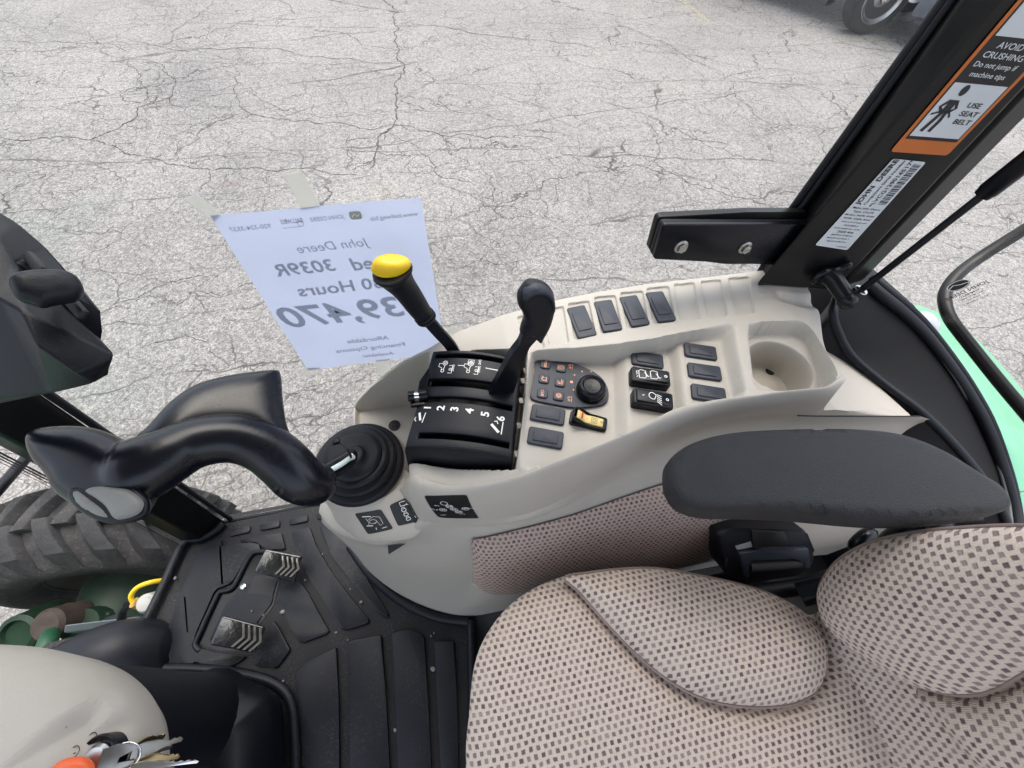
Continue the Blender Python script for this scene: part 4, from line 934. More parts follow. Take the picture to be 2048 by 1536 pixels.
# light clips showing in the gap beside the deck
for px, py in ((1051, 741), (1046, 762), (1042, 802), (1038, 852), (1033, 908)):
    box('clip', Fr(P(px, py, z=.634), (1, 0, 0), (0, 1, 0)), .006, .009, .003, .0008, M['beige'], con)
# legends
def qF_(s, t, dz=.0006):
    a = Q(s, t, dz); ey = Q(s-.02, t)-Q(s+.02, t); ex = Q(s, t-.02)-Q(s, t+.02); return Fr(a, ex, ey)
for k, (s, t) in enumerate(((.125, .625), (.265, .63), (.405, .635), (.555, .64), (.71, .65), (.865, .665))):
    text('legend_digit', str(k+1), qF_(s, t), .0150, M['white'], hs, bold=.025)
Fa = qF_(.08, .70); strokes('legend_lower', [[(-.0105, -.004), (.004, -.0055)], [(-.002, .0005), (.002, .005)], [(-.009, .006), (-.006, .009), (-.003, .0075)]], .0014, Fa, M['white'], hs)
strokes('legend_lower_arm', [[(-.0075, -.0005), (.0035, .004)]], .0034, Fa, M['white'], hs, .0002)
Fa = qF_(.835, .755); strokes('legend_raise', [[(-.009, -.007), (.009, -.0075)], [(.005, -.001), (.009, .001), (.0075, .004)]], .0014, Fa, M['white'], hs)
strokes('legend_raise_arm', [[(-.007, -.0035), (.003, .0075)]], .0036, Fa, M['white'], hs, .0002)
def tractor_art(F, extra):
    k = 1.0; b = [circ(.0065, .002, .0034, 14), circ(.0065, .002, .0015, 8), circ(-.006, .0035, .0022, 10), [(-.006, .0055), (-.0015, .0055), (.0005, .0105), (.0055, .0105), (.0055, .006)], [(-.0038, .0025), (.003, .0015)],
         [(-.009, -.005), (-.009, -.0105), (.003, -.0105), (.003, -.005)], circ(-.003, -.0075, .0018, 8)]
    if extra: b += [[(.006, -.002), (.013, -.002), (.013, .006), (.006, .006)], circ(.0095, .002, .0018, 8)]
    strokes('legend_tractor', b, .0009, F, M['white'], hs)
Fa = qF_(.20, .195); tractor_art(Fa, False); text('legend_speed', '2000', qF_(.285, .205), .0055, M['white'], hs)
Fa = qF_(.48, .195); tractor_art(Fa, True); text('legend_speed', '2000', qF_(.565, .20), .0055, M['white'], hs); text('legend_speed', '540', qF_(.56, .12), .0055, M['white'], hs)
for s0, s1, t in ((.33, .395, .175), (.63, .82, .175)):
    a, b_ = Q(s0, t), Q(s1, t); F = Fr((a+b_)/2+[0, 0, .0007], b_-a, np.cross([0, 0, 1], b_-a)); L_ = np.linalg.norm(b_-a)/2
    strokes('legend_line', [[(-L_, 0), (0, 0), (L_, 0)]], .0011, F, M['white'], hs)
# stop clip at the front end of the second slot
sc = thing('stop_clip', 'small black pivoting stop clip with chrome pin beside the numbered slot', 'stop clip', P(838, 790, z=.64))
bl = PV([(858, 733, .668), (861, 738, .668), (852, 780, .655), (834, 788, .652), (838, 762, .66)]); 
V = list(bl)+[p-[0, 0, .006] for p in bl]; k = 5
mod_bevel(mesh('blade', V, [(0, 1, 2, 3, 4), (9, 8, 7, 6, 5)]+[(i, i+5, (i+1) % 5+5, (i+1) % 5) for i in range(5)], M['blk_gloss'], sc, sharp=40), .0015, 2, 30)
tube('pivot_barrel', [P(817, 793, z=.652), P(829, 792, z=.652)], .0075, M['blk_gloss'], sc, 16); tube('pivot_barrel', [P(838, 791, z=.652), P(854, 788, z=.652)], .0078, M['blk_gloss'], sc, 16)
tube('pivot_pin', [P(826, 792, z=.652), P(842, 791, z=.652)], .0052, M['chrome'], sc, 16)
box('pivot_foot', Fr(P(836, 808, z=.645), P(860, 808, z=.645)-P(830, 812, z=.645), (0, 1, 0)), .020, .008, .006, .0015, M['blk_gloss'], sc)
# ---------------------------------------------------------------- yellow-capped lever
yb_ = P(917, 708, z=.635)[1]
ly = thing('yellow_lever', 'black lever with bright yellow cap standing in front of the paper sign', 'lever', P(917, 708, y=yb_))
ylo = crv([P(924, 720, y=yb_)-[0, 0, .03], P(905, 697, y=yb_), P(876, 663, y=yb_-.002), P(845, 628, y=yb_-.004)], 5)
tube('shaft', ylo, np.tile([.0045, .0088], (len(ylo), 1)), M['blk'], ly, 12, .55, up=(0, 1, 0))
hp = crv([P(852, 636, y=yb_-.004), P(838, 618, y=yb_-.005), P(815, 585, y=yb_-.007), P(794, 558, y=yb_-.009), P(783, 540, y=yb_-.010)], 6)
hr = np.interp(np.linspace(0, 1, len(hp)), [0, .10, .35, .6, .8, .92, 1], [.0125, .0128, .0145, .0158, .0195, .0235, .0225])
tube('handle', hp, np.stack([hr*.92, hr], 1), M['rubber'], ly, 24, up=(0, 1, 0))
for dx in (.0, .006):
    q = hp[0]+unit(hp[3]-hp[0])*dx; F = Fr(q, np.cross(hp[3]-hp[0], [0, 1, 0]), [0, 1, 0]); lathe('collar_ring', F, [(0, -.0018), (.0135, -.0018), (.0142, 0), (.0135, .0018), (0, .0018)], M['rubber'], ly, 24)
cF = Fr(P(781, 540, y=yb_-.010), P(819, 541, y=yb_-.010)-P(743, 537, y=yb_-.010), P(781, 505, y=yb_-.010)-P(781, 545, y=yb_-.010))
ax = unit(P(780, 500, y=yb_-.011)-P(786, 545, y=yb_-.010)); sd2 = unit(P(822, 543, y=yb_-.01)-P(742, 536, y=yb_-.01)); cF = Fr(P(781, 538, y=yb_-.010), sd2, np.cross(ax, sd2))
R0 = np.linalg.norm(P(820, 541, y=yb_-.01)-P(742, 537, y=yb_-.01))/2
V = []; nk = 28
for h_, r_ in ((-.001, .985), (.002, 1.0), (.005, .995), (.0085, .97), (.0115, .90), (.0135, .76), (.0145, .5), (.0148, .2)):
    for k in range(nk):
        a = 2*math.pi*k/nk; x_, y_ = R0*r_*math.cos(a), R0*.60*r_*math.sin(a)
        V.append(cF.w((x_+.10*h_, y_, h_*(1-.18*x_/R0)+.0045*(x_/R0)*(h_ > .004)+.0025*math.sin(2.2*x_/R0)*(h_ < .003))))
Fc = [(i*nk+k, i*nk+(k+1) % nk, (i+1)*nk+(k+1) % nk, (i+1)*nk+k) for i in range(7) for k in range(nk)]+[tuple(range(7*nk, 8*nk)), tuple(range(nk))[::-1]]
mesh('cap', V, Fc, M['yellow'], ly, sharp=70)
# ---------------------------------------------------------------- black paddle lever
pb = P(1000, 795, z=.64)[1]
lp = thing('paddle_lever', 'tall black paddle lever with rounded head beside the orange keypad', 'lever', P(1000, 795, y=pb))
def yplate(name, pts, y, th, mat, bev, r, parent):
    F = Fr((0, y, 0), (1, 0, 0), (0, 0, 1)); return plate(name, F, rpoly(F.pix(pts), r), -th, 0, bev, mat, parent, 3)
bF = Fr((0, pb, 0), (1, 0, 0), (0, 0, 1))
arm = [(972, 790), (985, 800), (1021, 800), (1028, 775), (1049, 712), (1058, 690), (1081, 665), (1078, 655), (1048, 656), (1038, 685), (1024, 702), (1008, 730), (990, 765)]
plate('arm', bF, rpoly(bF.pix(arm), .004), -.007, .004, .0018, M['blk_gloss'], lp, 3)
hd_ = crv([(1041, 578), (1052, 566), (1070, 562), (1090, 567), (1104, 580), (1109, 600), (1107, 622), (1100, 645), (1090, 664), (1080, 680), (1070, 674), (1058, 665), (1040, 664), (1042, 650), (1047, 634), (1042, 618), (1035, 606), (1034, 590)], 4, True)
pillow('paddle', bF.at(0, 0, .001), bF.pix(hd_), .011, .012, .010, .004, M['blk'], lp)
tp = [(x_, y_) for x_, y_ in crv([(1042, 590), (1044, 574), (1056, 565), (1074, 562), (1093, 569), (1104, 583), (1108, 605), (1103, 618), (1096, 590), (1083, 577), (1065, 577), (1050, 588)], 4, True)]
pillow('paddle_top', bF.at(0, 0, .004), bF.pix(tp), .0105, .006, .006, .003, M['pad'], lp)
# ---------------------------------------------------------------- console stickers
CT = bvh_of([tray, lwall, lobe]); DRAPE = []
def sticker(name, pix, z, art, z3=None):
    q = np.array([hit(CT, a, b) for a, b in pix]); c = q.mean(0); n_ = unit(np.cross(q[1]-q[0], q[3]-q[0])); n_ = n_ if n_[2] > 0 else -n_
    F = Fr(c, q[1]-q[0], np.cross(n_, q[1]-q[0])); loc = F.l(q)[:, :2]; F.o = F.o+F.ez*.0022
    V_, fs_, d_ = cdt(resample(rpoly(loc, .003), 60, True), .004); fs_ = [f if (V_[f[1]]-V_[f[0]])[0]*(V_[f[2]]-V_[f[0]])[1]-(V_[f[1]]-V_[f[0]])[1]*(V_[f[2]]-V_[f[0]])[0] > 0 else f[::-1] for f in fs_]
    o = mesh(name, np.c_[V_, np.zeros(len(V_))], fs_, M['sticker'], con, frame=F); DRAPE.append((o, F.ez, .0006))
    art(F, o, np.linalg.norm(q[1]-q[0]), np.linalg.norm(q[3]-q[0])); 
    for c_ in o.children: DRAPE.append((c_, F.ez, .0009))
    return o
def art1(F, o, w, h):
    F = F.at(0, 0, .0005); k = min(w/.050, h/.042)
    strokes('sticker_symbol', [[(-.014*k, .010*k), (-.010*k, .000*k), (-.012*k, -.008*k)], circ(-.002*k, .001*k, .007*k, 14, ry=.0045*k), [(-.012*k, .005*k), (0, .012*k), (.012*k, .009*k), (.016*k, -.006*k), (.010*k, -.009*k), (.006*k, .0), (-.003*k, -.004*k)]], .0007, F, M['metal'], o)
    strokes('sticker_mark', [[(-.020*k, .015*k), (-.004*k, .013*k)], [(-.016*k, -.007*k), (-.004*k, -.008*k)]], .0018*k, F, M['white'], o)
    strokes('sticker_note', [[(.001*k, -.018*k), (.001*k, -.013*k)], [(.012*k, -.016*k), (.022*k, -.014*k)]], .0012*k, F, M['white'], o)
def art2(F, o, w, h):
    F = F.at(0, 0, .0005); k = min(w/.024, h/.042); L = []
    strokes('sticker_book', [[(-.009*k, .012*k), (-.009*k, .019*k), (0, .018*k), (.009*k, .019*k), (.009*k, .012*k), (0, .011*k), (-.009*k, .012*k)], [(0, .011*k), (0, .018*k)]], .0012*k, F, M['white'], o)
    for yy in (.004, -.005, -.014): L += [rrect(.006*k, .0045*k, .001*k)[list(range(20))+[0]]+[-.007*k, yy*k], circ(-.007*k, (yy+.003)*k, .0022*k, 8, 0, 180), circ(.007*k, yy*k, .0030*k, 12)]
    strokes('sticker_locks', L+[[(.007*k, .0008*k), (.007*k, -.0018*k)], [(.007*k, -.0085*k), (.007*k, -.0108*k)]], .0009*k, F, M['white'], o)
def art3(F, o, w, h):
    F = F.at(0, 0, .0005); k = min(w/.052, h/.034)
    cs = [(.003, .000), (-.011, .000), (.017, .000), (.000, .0085), (.006, -.0085), (-.004, .0165)]
    strokes('sticker_pattern', [circ(a*k, b*k, .0042*k, 12) for a, b in cs]+[[(.001*k, .003*k), (.001*k, .005*k)], [(-.003*k, .012*k), (-.002*k, .0125*k)]], .0007*k, F, M['white'], o)
    for (a, b), t in zip(cs, ('N', 'XI', 'XI', 'XII', 'XII', '')):
        if t: text('sticker_letter', t, F.at(a*k, b*k, .0002), .0055*k, M['white'], o, bold=.02)
    strokes('sticker_bucket', [[(-.027*k, .001*k), (-.023*k, .003*k), (-.022*k, -.001*k)], [(-.020*k, -.001*k), (-.017*k, .002*k)], [(.023*k, .001*k), (.027*k, -.001*k), (.030*k, -.003*k)], [(-.018*k, .011*k), (-.014*k, .012*k), (-.012*k, .010*k)], [(.005*k, -.016*k), (.009*k, -.016*k), (.011*k, -.0175*k)], [(-.021*k, -.0165*k), (-.013*k, -.0165*k)]], .0009*k, F, M['white'], o)
sticker('joystick_sticker', [(709, 1027), (762, 1018), (787, 1057), (736, 1068)], (.477, .480, .452, .447), art1)
sticker('lock_sticker', [(779, 1010), (821, 1006), (833, 1046), (797, 1052)], (.487, .491, .468, .462), art2)
sticker('pattern_sticker', [(848, 990), (934, 989), (958, 1036), (877, 1034)], (.555, .566, .512, .505), art3)
bs = box('floor_screw', Fr(P(790, 850, z=.467), (1, 0, 0), (0, 1, 0)), .012, .012, .004, .002, M['blk'], con)
lathe('screw_recess', Fr(P(789, 851, z=.4665), (1, 0, 0), (0, 1, 0)), [(0, 0), (.0105, 0), (.0105, .0012), (.0085, .0016), (0, .0010)], M['dark'], bs, 24)
# ---------------------------------------------------------------- loader joystick
js = thing('loader_joystick', 'large curved black loader joystick rising from a ribbed rubber boot', 'joystick', BC)
bF_ = Fr(BC, (1, 0, 0), (0, 1, 0))
stop = P(706, 912, z=.552)
V = []; n = 48
prof = [(.0680, .000, 0), (.0705, .004, 0), (.0702, .013, .0), (.0660, .0168, .02), (.0605, .0165, .03), (.0588, .0185, .05), (.0615, .0225, .08), (.0608, .0310, .12), (.0565, .0345, .16), (.0512, .0342, .20), (.0495, .0360, .24), (.0520, .0398, .28), (.0512, .0475, .34), (.0470, .0508, .40), (.0420, .0506, .46), (.0412, .0530, .50), (.0400, .0560, .56), (.0340, .0590, .66), (.0260, .0612, .80), (.0200, .0632, .90), (.0170, .0665, .95), (.0165, .073, 1.0), (.0135, .075, 1.02)]
dx, dy = stop[0]-BC[0], stop[1]-BC[1]
for r_, h_, s_ in prof:
    for k in range(n):
        a = 2*math.pi*k/n; V.append((BC[0]+dx*s_*1.0+r_*math.cos(a), BC[1]+dy*s_+r_*math.sin(a), BC[2]+h_*.92+.10*s_*(r_*math.cos(a)*(-dx)+r_*math.sin(a)*dy)*0))
m_ = len(prof); Fc = [(i*n+k, i*n+(k+1) % n, (i+1)*n+(k+1) % n, (i+1)*n+k) for i in range(m_-1) for k in range(n)]+[tuple(range((m_-1)*n, m_*n)), tuple(range(n))[::-1]]
mesh('rubber_boot', V, Fc, M['rubber'], js, sharp=75)
tube('stalk', [stop+[0.0, 0, .0], P(675, 933, z=.585), P(640, 953, z=.60)], .0105, M['blk_gloss'], js, 16)
tube('stalk_cover', [P(702, 925, z=.57), P(668, 945, z=.592), P(640, 962, z=.603)], .008, M['blk_gloss'], js, 12)
tube('wire_sleeve', crv([P(706, 915, z=.575), P(699, 917, z=.583), P(680, 930, z=.60), P(640, 952, z=.617)], 5), .0036, M['wire'], js, 10)
for px, py in ((703, 911),):
    box('wire_end', Fr(P(px, py, z=.577), (1, .4, 0), (-.4, 1, 0)), .006, .006, .006, .0025, M['white'], js)
tF = Fr(P(686, 905, z=.588), P(703, 925, z=.58)-P(668, 885, z=.58), (0, 0, 1))
tube('cable_tie', [P(a, b, z=zz) for a, b, zz in ((672, 884, .580), (684, 888, .596), (695, 899, .600), (702, 912, .590), (700, 920, .575))], .0018, M['blk'], js, 8)
box('tie_head', Fr(P(672, 883, z=.592), (1, .2, 0), (-.2, 1, 0)), .010, .008, .007, .0015, M['blk'], js)
# grip: curved tube from the collar to the head
gp_ = [(642, 962, .618, .020), (628, 970, .628, .0235), (600, 958, .645, .0265), (568, 925, .664, .0270), (530, 896, .680, .0262), (480, 878, .694, .0255), (430, 878, .704, .0252), (380, 890, .711, .0255), (340, 910, .716, .0270), (300, 930, .718, .0300), (262, 945, .718, .0300), (225, 950, .720, .0220)]
path = crv([tuple(P(a, b, z=zz))+(r_,) for a, b, zz, r_ in gp_], 6)
gv_, gf_ = tube_geo(path[:, :3], path[:, 3]*1.10, 28)
tube('grip_collar', [P(650, 951, z=.612), P(636, 962, z=.620)], [.0175, .0225], M['blk'], js, 24)
# palm fin above the grip: swelling shell
PLN = Fr(P(420, 850, z=.705), P(600, 850, z=.665)-P(250, 850, z=.725), (0, 1, .12))
fin = crv([(268, 884), (300, 850), (340, 806), (390, 772), (450, 754), (510, 745), (552, 742), (562, 752), (566, 800), (574, 850), (590, 885), (620, 930), (600, 948), (560, 905), (500, 880), (420, 882), (350, 905), (300, 915)], 5, True)
pillow('palm_rest', PLN, PLN.pix(fin), .017, .018, .032, .0065, M['grip'], js)
seam = [P(a, b, z=zz) for a, b, zz in ((262, 884, .736), (300, 897, .736), (330, 893, .735), (365, 868, .735), (410, 849, .732), (470, 839, .723), (520, 842, .712), (560, 862, .698), (600, 893, .678), (636, 928, .655))]
# head
HF = Fr(P(190, 950, z=.722), P(320, 950, z=.72)-P(70, 900, z=.738), (.25, 1, .25))
hd = crv([(62, 895), (66, 868), (90, 856), (140, 852), (190, 856), (235, 872), (270, 892), (320, 915), (318, 960), (308, 1000), (290, 1030), (255, 1047), (228, 1045), (190, 1030), (150, 1010), (116, 985), (100, 955), (75, 925)], 5, True)
ho = pillow('grip', HF, HF.pix(hd), .024, .022, .030, .005, M['grip'], js)
me_ = ho.data; W_h = world_of(ho); hv = [W_h @ v.co for v in me_.vertices]; hf = [tuple(p.vertices) for p in me_.polygons]; bpy.data.objects.remove(ho)
nb_ = len(hv); allv = [tuple(v) for v in hv]+[tuple(v) for v in gv_]; allf = hf+[tuple(i+nb_ for i in f) for f in gf_]
go = mesh('grip', allv, allf, M['grip'], js)
rm_ = go.modifiers.new('remesh', 'REMESH'); rm_.mode = 'VOXEL'; rm_.voxel_size = .0024; rm_.use_smooth_shade = True
sm2 = go.modifiers.new('smooth', 'SMOOTH'); sm2.factor = .5; sm2.iterations = 14
rk = crv([(146, 986), (160, 978), (190, 972), (225, 972), (262, 980), (290, 1000), (291, 1018), (278, 1032), (250, 1040), (215, 1038), (180, 1026), (155, 1008)], 4, True)
RF = HF.at(0, 0, .017); rkl = RF.pix(rk)
pillow('rocker_surround', RF, RF.pix(crv([(138, 984), (160, 970), (200, 964), (235, 964), (275, 976), (298, 998), (298, 1024), (280, 1040), (245, 1048), (205, 1044), (170, 1028), (146, 1006)], 4, True)), .006, .006, .006, .004, M['blk_gloss'], js)
c_ = rkl.mean(0)
for nm_, q_, t_ in (('thumb_rocker', [(176, 984), (190, 974), (225, 972), (262, 980), (288, 1000), (289, 1018), (276, 1031), (250, 1039), (232, 1037), (216, 1014), (196, 998)], .0085), ('side_button', [(147, 986), (160, 979), (172, 985), (192, 1000), (212, 1016), (226, 1036), (205, 1035), (180, 1025), (156, 1008)], .0045)):
    R2 = RF.at(0, 0, .003); pillow(nm_, R2, R2.pix(crv(q_, 4, True)), t_, .004, .006, .003, M['grey_rock'], js)
for a, b in ((532, 952), (560, 978)):
    lathe('grip_screw', Fr(P(a, b, z=.665), (1, 0, 0), (0, .8, .6)), [(0, 0), (.0055, 0), (.0055, .004), (.0035, .0035), (0, .002)], M['blk_gloss'], js, 16)
# ---------------------------------------------------------------- monitor housing by the front pillar
dh_ = thing('monitor_housing', 'angular black plastic housing with a small lever by the front pillar', 'monitor housing', P(0, 700, z=.85))
DP = {'a': (-70, 380, .925), 'b': (40, 448, .905), 'c': (92, 492, .895), 'd': (150, 560, .885), 'e': (200, 628, .872), 'f': (207, 662, .862), 'g': (205, 682, .855), 'h': (233, 710, .868), 'i': (215, 745, .860), 'j': (190, 768, .850), 'k': (100, 786, .842), 'l': (-70, 805, .835),
      'm': (-70, 560, .915), 'n': (0, 600, .905), 'o': (48, 622, .900), 'p': (72, 690, .890), 'q': (150, 748, .872), 'r': (0, 470, .918), 's': (28, 520, .908)}
ks_ = list(DP); pv = {k: P(*v[:2], z=v[2]) for k, v in DP.items()}
Vh = [pv[k] for k in ks_]; ix = {k: i for i, k in enumerate(ks_)}
fc = [tuple(ix[c] for c in s) for s in ('abrr'[:3], 'bcsr', 'cds', 'desg', 'efg', 'sgho', 'hqpo', 'hijq', 'amr', 'rmns', 'nos', 'mlkn', 'nkpo', 'kjqp')]
fc = [tuple(ix[c] for c in s) for s in ('abr', 'bcsr', 'cds', 'desg'[:4], 'efg', 'sgho', 'hqpo', 'hijq', 'rsnm', 'arm', 'son', 'mnkl', 'nopk', 'pqjk')]
drop = np.array([-.16, .03, -.05]); nb = len(Vh); rimk = 'abcdefghijkl'
Vh += [pv[k]+drop for k in rimk]; 
for i in range(len(rimk)):
    a, b = rimk[i], rimk[(i+1) % len(rimk)]; fc.append((ix[b], ix[a], nb+i, nb+(i+1) % len(rimk)))
fc.append(tuple(range(nb, nb+12)))
bm = bmesh.new(); vs = [bm.verts.new(tuple(v)) for v in Vh]
for f in fc:
    try: bm.faces.new([vs[i] for i in dict.fromkeys(f)])
    except Exception: pass
bmesh.ops.recalc_face_normals(bm, faces=list(bm.faces)); bmesh.ops.bevel(bm, geom=[e for e in bm.edges if e.calc_face_angle(0) > .12], offset=.006, segments=4, profile=.5, affect='EDGES', clamp_overlap=True)
from_bm('shell', bm, M['blk'], dh_, sharp=60)
tube('mounting_arm', crv([P(20, 700, z=.80)+[-.10, .02, 0], P(-40, 700, z=.78)+[-.16, .06, -.02], (-.64, .405, .78)], 4), .018, M['blk'], dh_, 12)
lv = Fr(P(95, 575, z=.915), P(168, 575, z=.905)-P(20, 560, z=.925), (.15, 1, .2))
pillow('lever', lv, lv.pix(crv([(18, 560), (40, 546), (90, 541), (130, 544), (155, 556), (168, 578), (164, 592), (150, 600), (110, 607), (86, 612), (60, 605), (30, 592)], 4, True)), .008, .012, .007, .004, M['blk'], dh_)
vf = Fr(P(75, 530, z=.914), P(100, 545, z=.909)-P(60, 515, z=.917), (0, 1, .3))
for a, b in ((72, 527), (150, 612)):
    box('vent_slot', Fr(P(a, b, z=.905 if a < 100 else .893), P(a+20, b+22, z=.90)-P(a, b, z=.90), (0, 1, .3)), .030, .008, .006, .002, M['dark'], dh_)
# ---------------------------------------------------------------- seat
def leather():
    m = plain('grained_vinyl', (.0095, .011, .015), .45, 0, 500, .1); nt = m.node_tree; b = nt.nodes['Principled BSDF']
    tc = nd(nt, 'ShaderNodeTexCoord'); v = nd(nt, 'ShaderNodeTexVoronoi', Scale=1100.0); v.feature = 'F1'; nt.links.new(tc.outputs['Object'], v.inputs['Vector'])
    n = nd(nt, 'ShaderNodeTexNoise', Scale=700.0, Detail=3.0); nt.links.new(tc.outputs['Object'], n.inputs['Vector'])
    bp = nd(nt, 'ShaderNodeBump', Strength=1.0, Distance=.0010); nt.links.new(mathn(nt, 'ADD', v.outputs['Distance'], mathn(nt, 'MULTIPLY', n.outputs['Fac'], 1.2)), bp.inputs['Height']); nt.links.new(bp.outputs['Normal'], b.inputs['Normal'])
    return m
M['vinyl'] = leather(); M['seam_shade'] = plain('seam_shade_cloth', (.27, .21, .185), .9, .8, 700, .15, spec=.1)
st = thing('operator_seat', 'operator seat in beige and purple woven cloth with a black armrest', 'seat', (.25, -.15, 0))
CZ = .445
cF = Fr((.25, -.15, CZ), (1, 0, 0), (0, 1, 0))
co = [tuple(p) for p in cF.pix([(932, 1536), (938, 1430), (947, 1340), (966, 1282), (1005, 1225), (1058, 1182), (1130, 1152), (1220, 1139), (1310, 1138), (1420, 1158), (1540, 1190), (1620, 1230)])]
co = np.array(co+[(.36, .10), (.40, 0.0), (.40, -.36), (.1, -.42), (-.16, -.40), (-.295, -.30), (-.312, -.10)])
co = np.array([c for c in co]); out = crv(co, 5, True)
lb = [(1128, 1156), (1180, 1146), (1240, 1139), (1310, 1138), (1390, 1151), (1470, 1168), (1545, 1192), (1605, 1228), (1640, 1278), (1647, 1330), (1630, 1378), (1592, 1404), (1540, 1413), (1470, 1411), (1400, 1395), (1330, 1357), (1265, 1303), (1205, 1240), (1158, 1186)]
lF = Fr((.25, -.02, .476), (1, 0, 0), (0, 1, 0)); lo_ = lF.pix(crv(lb, 5, True))
pillow('cushion', cF, out, .042, .09, .055, .008, M['fabric'], st, e=2.2, zf=lambda x, y, d: -.012*np.exp(-((x-.05)**2+(y+.1)**2)/.06)-.016*np.exp(-(sdf(lo_, x, y-.13)/.011)**2))
box('seat_pan', Fr((.26, -.17, .34), (1, 0, 0), (0, 1, 0)), .48, .42, .06, .02, M['blk'], st)
box('seat_base', Fr((.24, -.17, .17), (1, 0, 0), (0, 1, 0)), .42, .36, .34, .02, M['blk'], st)
# side bolster; a darker cord paints the shade in its seam groove
pillow('side_bolster', lF, lo_, .046, .03, .075, .007, M['fabric'], st, e=2.0)
lp_ = resample(crv(lo_, 2, True), 200, True)
tube('bolster_seam_shade', np.array([lF.w((a, b, .004)) for a, b in np.vstack([lp_, lp_[:1]])]), .0020, M['seam_shade'], st, 8)
# backrest: plane leaning back; main panel and side bolster
bn = unit([-math.cos(.30), 0, math.sin(.30)]); bo = np.array([.495, -.15, .50])
kF_ = Fr(bo, (0, -1, 0), np.cross(bn, (0, -1, 0)))
bp_ = np.array([(-.10, -.06), (-.11, .10), (-.12, .34), (-.1, .46), (0, .50), (.2, .46), (.25, .3), (.25, 0), (.22, -.08), (0, -.10)])
pillow('backrest', kF_, crv(bp_, 5, True), .035, .08, .05, .009, M['fabric'], st, zf=lambda x, y, d: -.012*np.exp(-(x/.12)**2))
bb = [(1642, 1190), (1655, 1150), (1690, 1112), (1750, 1082), (1830, 1064), (1920, 1055), (2040, 1050), (2140, 1060), (2230, 1110), (2230, 1210), (2150, 1290), (2050, 1345), (1990, 1378), (1930, 1388), (1860, 1376), (1790, 1345), (1715, 1298), (1660, 1245)]
bF2 = Fr(bo+bn*.035, kF_.ex, kF_.ey); pillow('back_bolster', bF2, bF2.pix(crv(bb, 5, True)), .055, .05, .085, .008, M['fabric'], st)
bl_ = bF2.pix(crv(bb, 5, True)); tube('back_seam_shade', np.array([bF2.w((a, b, .004)) for a, b in np.vstack([bl_, bl_[:1]])]), .0022, M['seam_shade'], st, 8)  # darker cord again, seam groove shade put into its colour
cb = [(1835, 1375), (1880, 1440), (1930, 1500), (1990, 1560), (2080, 1650), (2300, 1600), (2300, 1400), (2150, 1330), (2040, 1370), (1940, 1396)]
bF3 = Fr(bo+bn*.022, kF_.ex, kF_.ey); pillow('back_centre', bF3, bF3.pix(crv(cb, 5, True)), .030, .03, .06, .008, M['fabric'], st)
# armrest
far = [(1332, 962), (1338, 925), (1362, 896), (1405, 874), (1470, 861), (1560, 856), (1680, 854), (1770, 859), (1830, 872), (1890, 903), (1938, 945), (1962, 978)]
near = [(1976, 1012), (1962, 1036), (1900, 1050), (1800, 1060), (1700, 1059), (1580, 1048), (1470, 1043), (1400, 1040), (1355, 1022), (1336, 992)]
fz = [.668, .676, .686]+[.692]*6+[.688, .680, .668]; nz = [.662, .655, .650]+[.648]*4+[.651, .656, .662]; ao = np.vstack([PV([(*a_, z_) for a_, z_ in zip(far, fz)])[:, :2], PV([(*a_, z_) for a_, z_ in zip(near, nz)])[:, :2]]); AF = Fr((.42, .1, .668), (1, 0, 0), (0, 1, 0)); ao = crv(ao-[.42, .1], 4, True)
pillow('armrest', AF, ao, .027, .025, .016, .006, M['vinyl'], st, zf=lambda x, y, d: .008*sm((x+.02)/-.16)*0-.006*sm((-.12-x)/.05)+.003*np.cos(x*9), e=3.4)
tube('armrest_arm', crv([P(1960, 1048, z=.62), P(1880, 1052, z=.60), P(1800, 1075, z=.57), P(1760, 1120, z=.53), P(1690, 1165, z=.48), P(1600, 1190, z=.44)], 5), .017, M['blk_gloss'], st, 14)
lathe('arm_pivot', Fr(P(1850, 1062, z=.60), (1, 0, .2), (0, .5, .8)), [(0, 0), (.03, 0), (.03, .012), (.024, .018), (0, .018)], M['blk_gloss'], st, 24)
kb_ = P(1725, 1080, z=.50)
adj = lathe('adjuster_knob', Fr(kb_, (1, .2, 0), (0, .4, 1)), [(0, -.008), (.020, -.008), (.0245, -.003), (.0245, .004), (.019, .009), (0, .010)], M['blk_gloss'], st, 10, 50)
tube('adjuster_stem', [kb_, P(1745, 1100, z=.47)], .009, M['blk_gloss'], adj, 12)
tube('recliner_rail', [P(1490, 1188, z=.40), P(1620, 1172, z=.42), P(1700, 1140, z=.44), P(1790, 1085, z=.47)], .013, M['blk'], st, 10)
# belt retractor beside the cushion
rt_ = thing('belt_retractor', 'black seat belt retractor housing between the cushion and the armrest', 'belt retractor', P(1530, 1120, z=.36))
rF = Fr(P(1530, 1108, z=.42), P(1620, 1092, z=.42)-P(1440, 1092, z=.42), np.array([0, 1, 1.0])); 
def rp2(pts): return rF.pix(pts)
plate('housing', rF, rpoly(rp2([(1432, 1066), (1470, 1056), (1612, 1060), (1632, 1108), (1622, 1135), (1595, 1152), (1500, 1165), (1452, 1152)]), .008), -.05, 0, .006, M['blk'], rt_, 3)
plate('cover_rib', rF, rpoly(rp2([(1473, 1102), (1505, 1098), (1520, 1092), (1560, 1090), (1580, 1094), (1612, 1092), (1616, 1130), (1600, 1135), (1598, 1118), (1582, 1112), (1500, 1116), (1492, 1120), (1494, 1150), (1486, 1150)]), .003), 0, .007, .002, M['pad'], rt_, 2)
plate('belt_mouth', rF, rp2([(1494, 1118), (1598, 1112), (1600, 1134), (1496, 1146)]), 0, .001, 0, M['dark'], rt_)
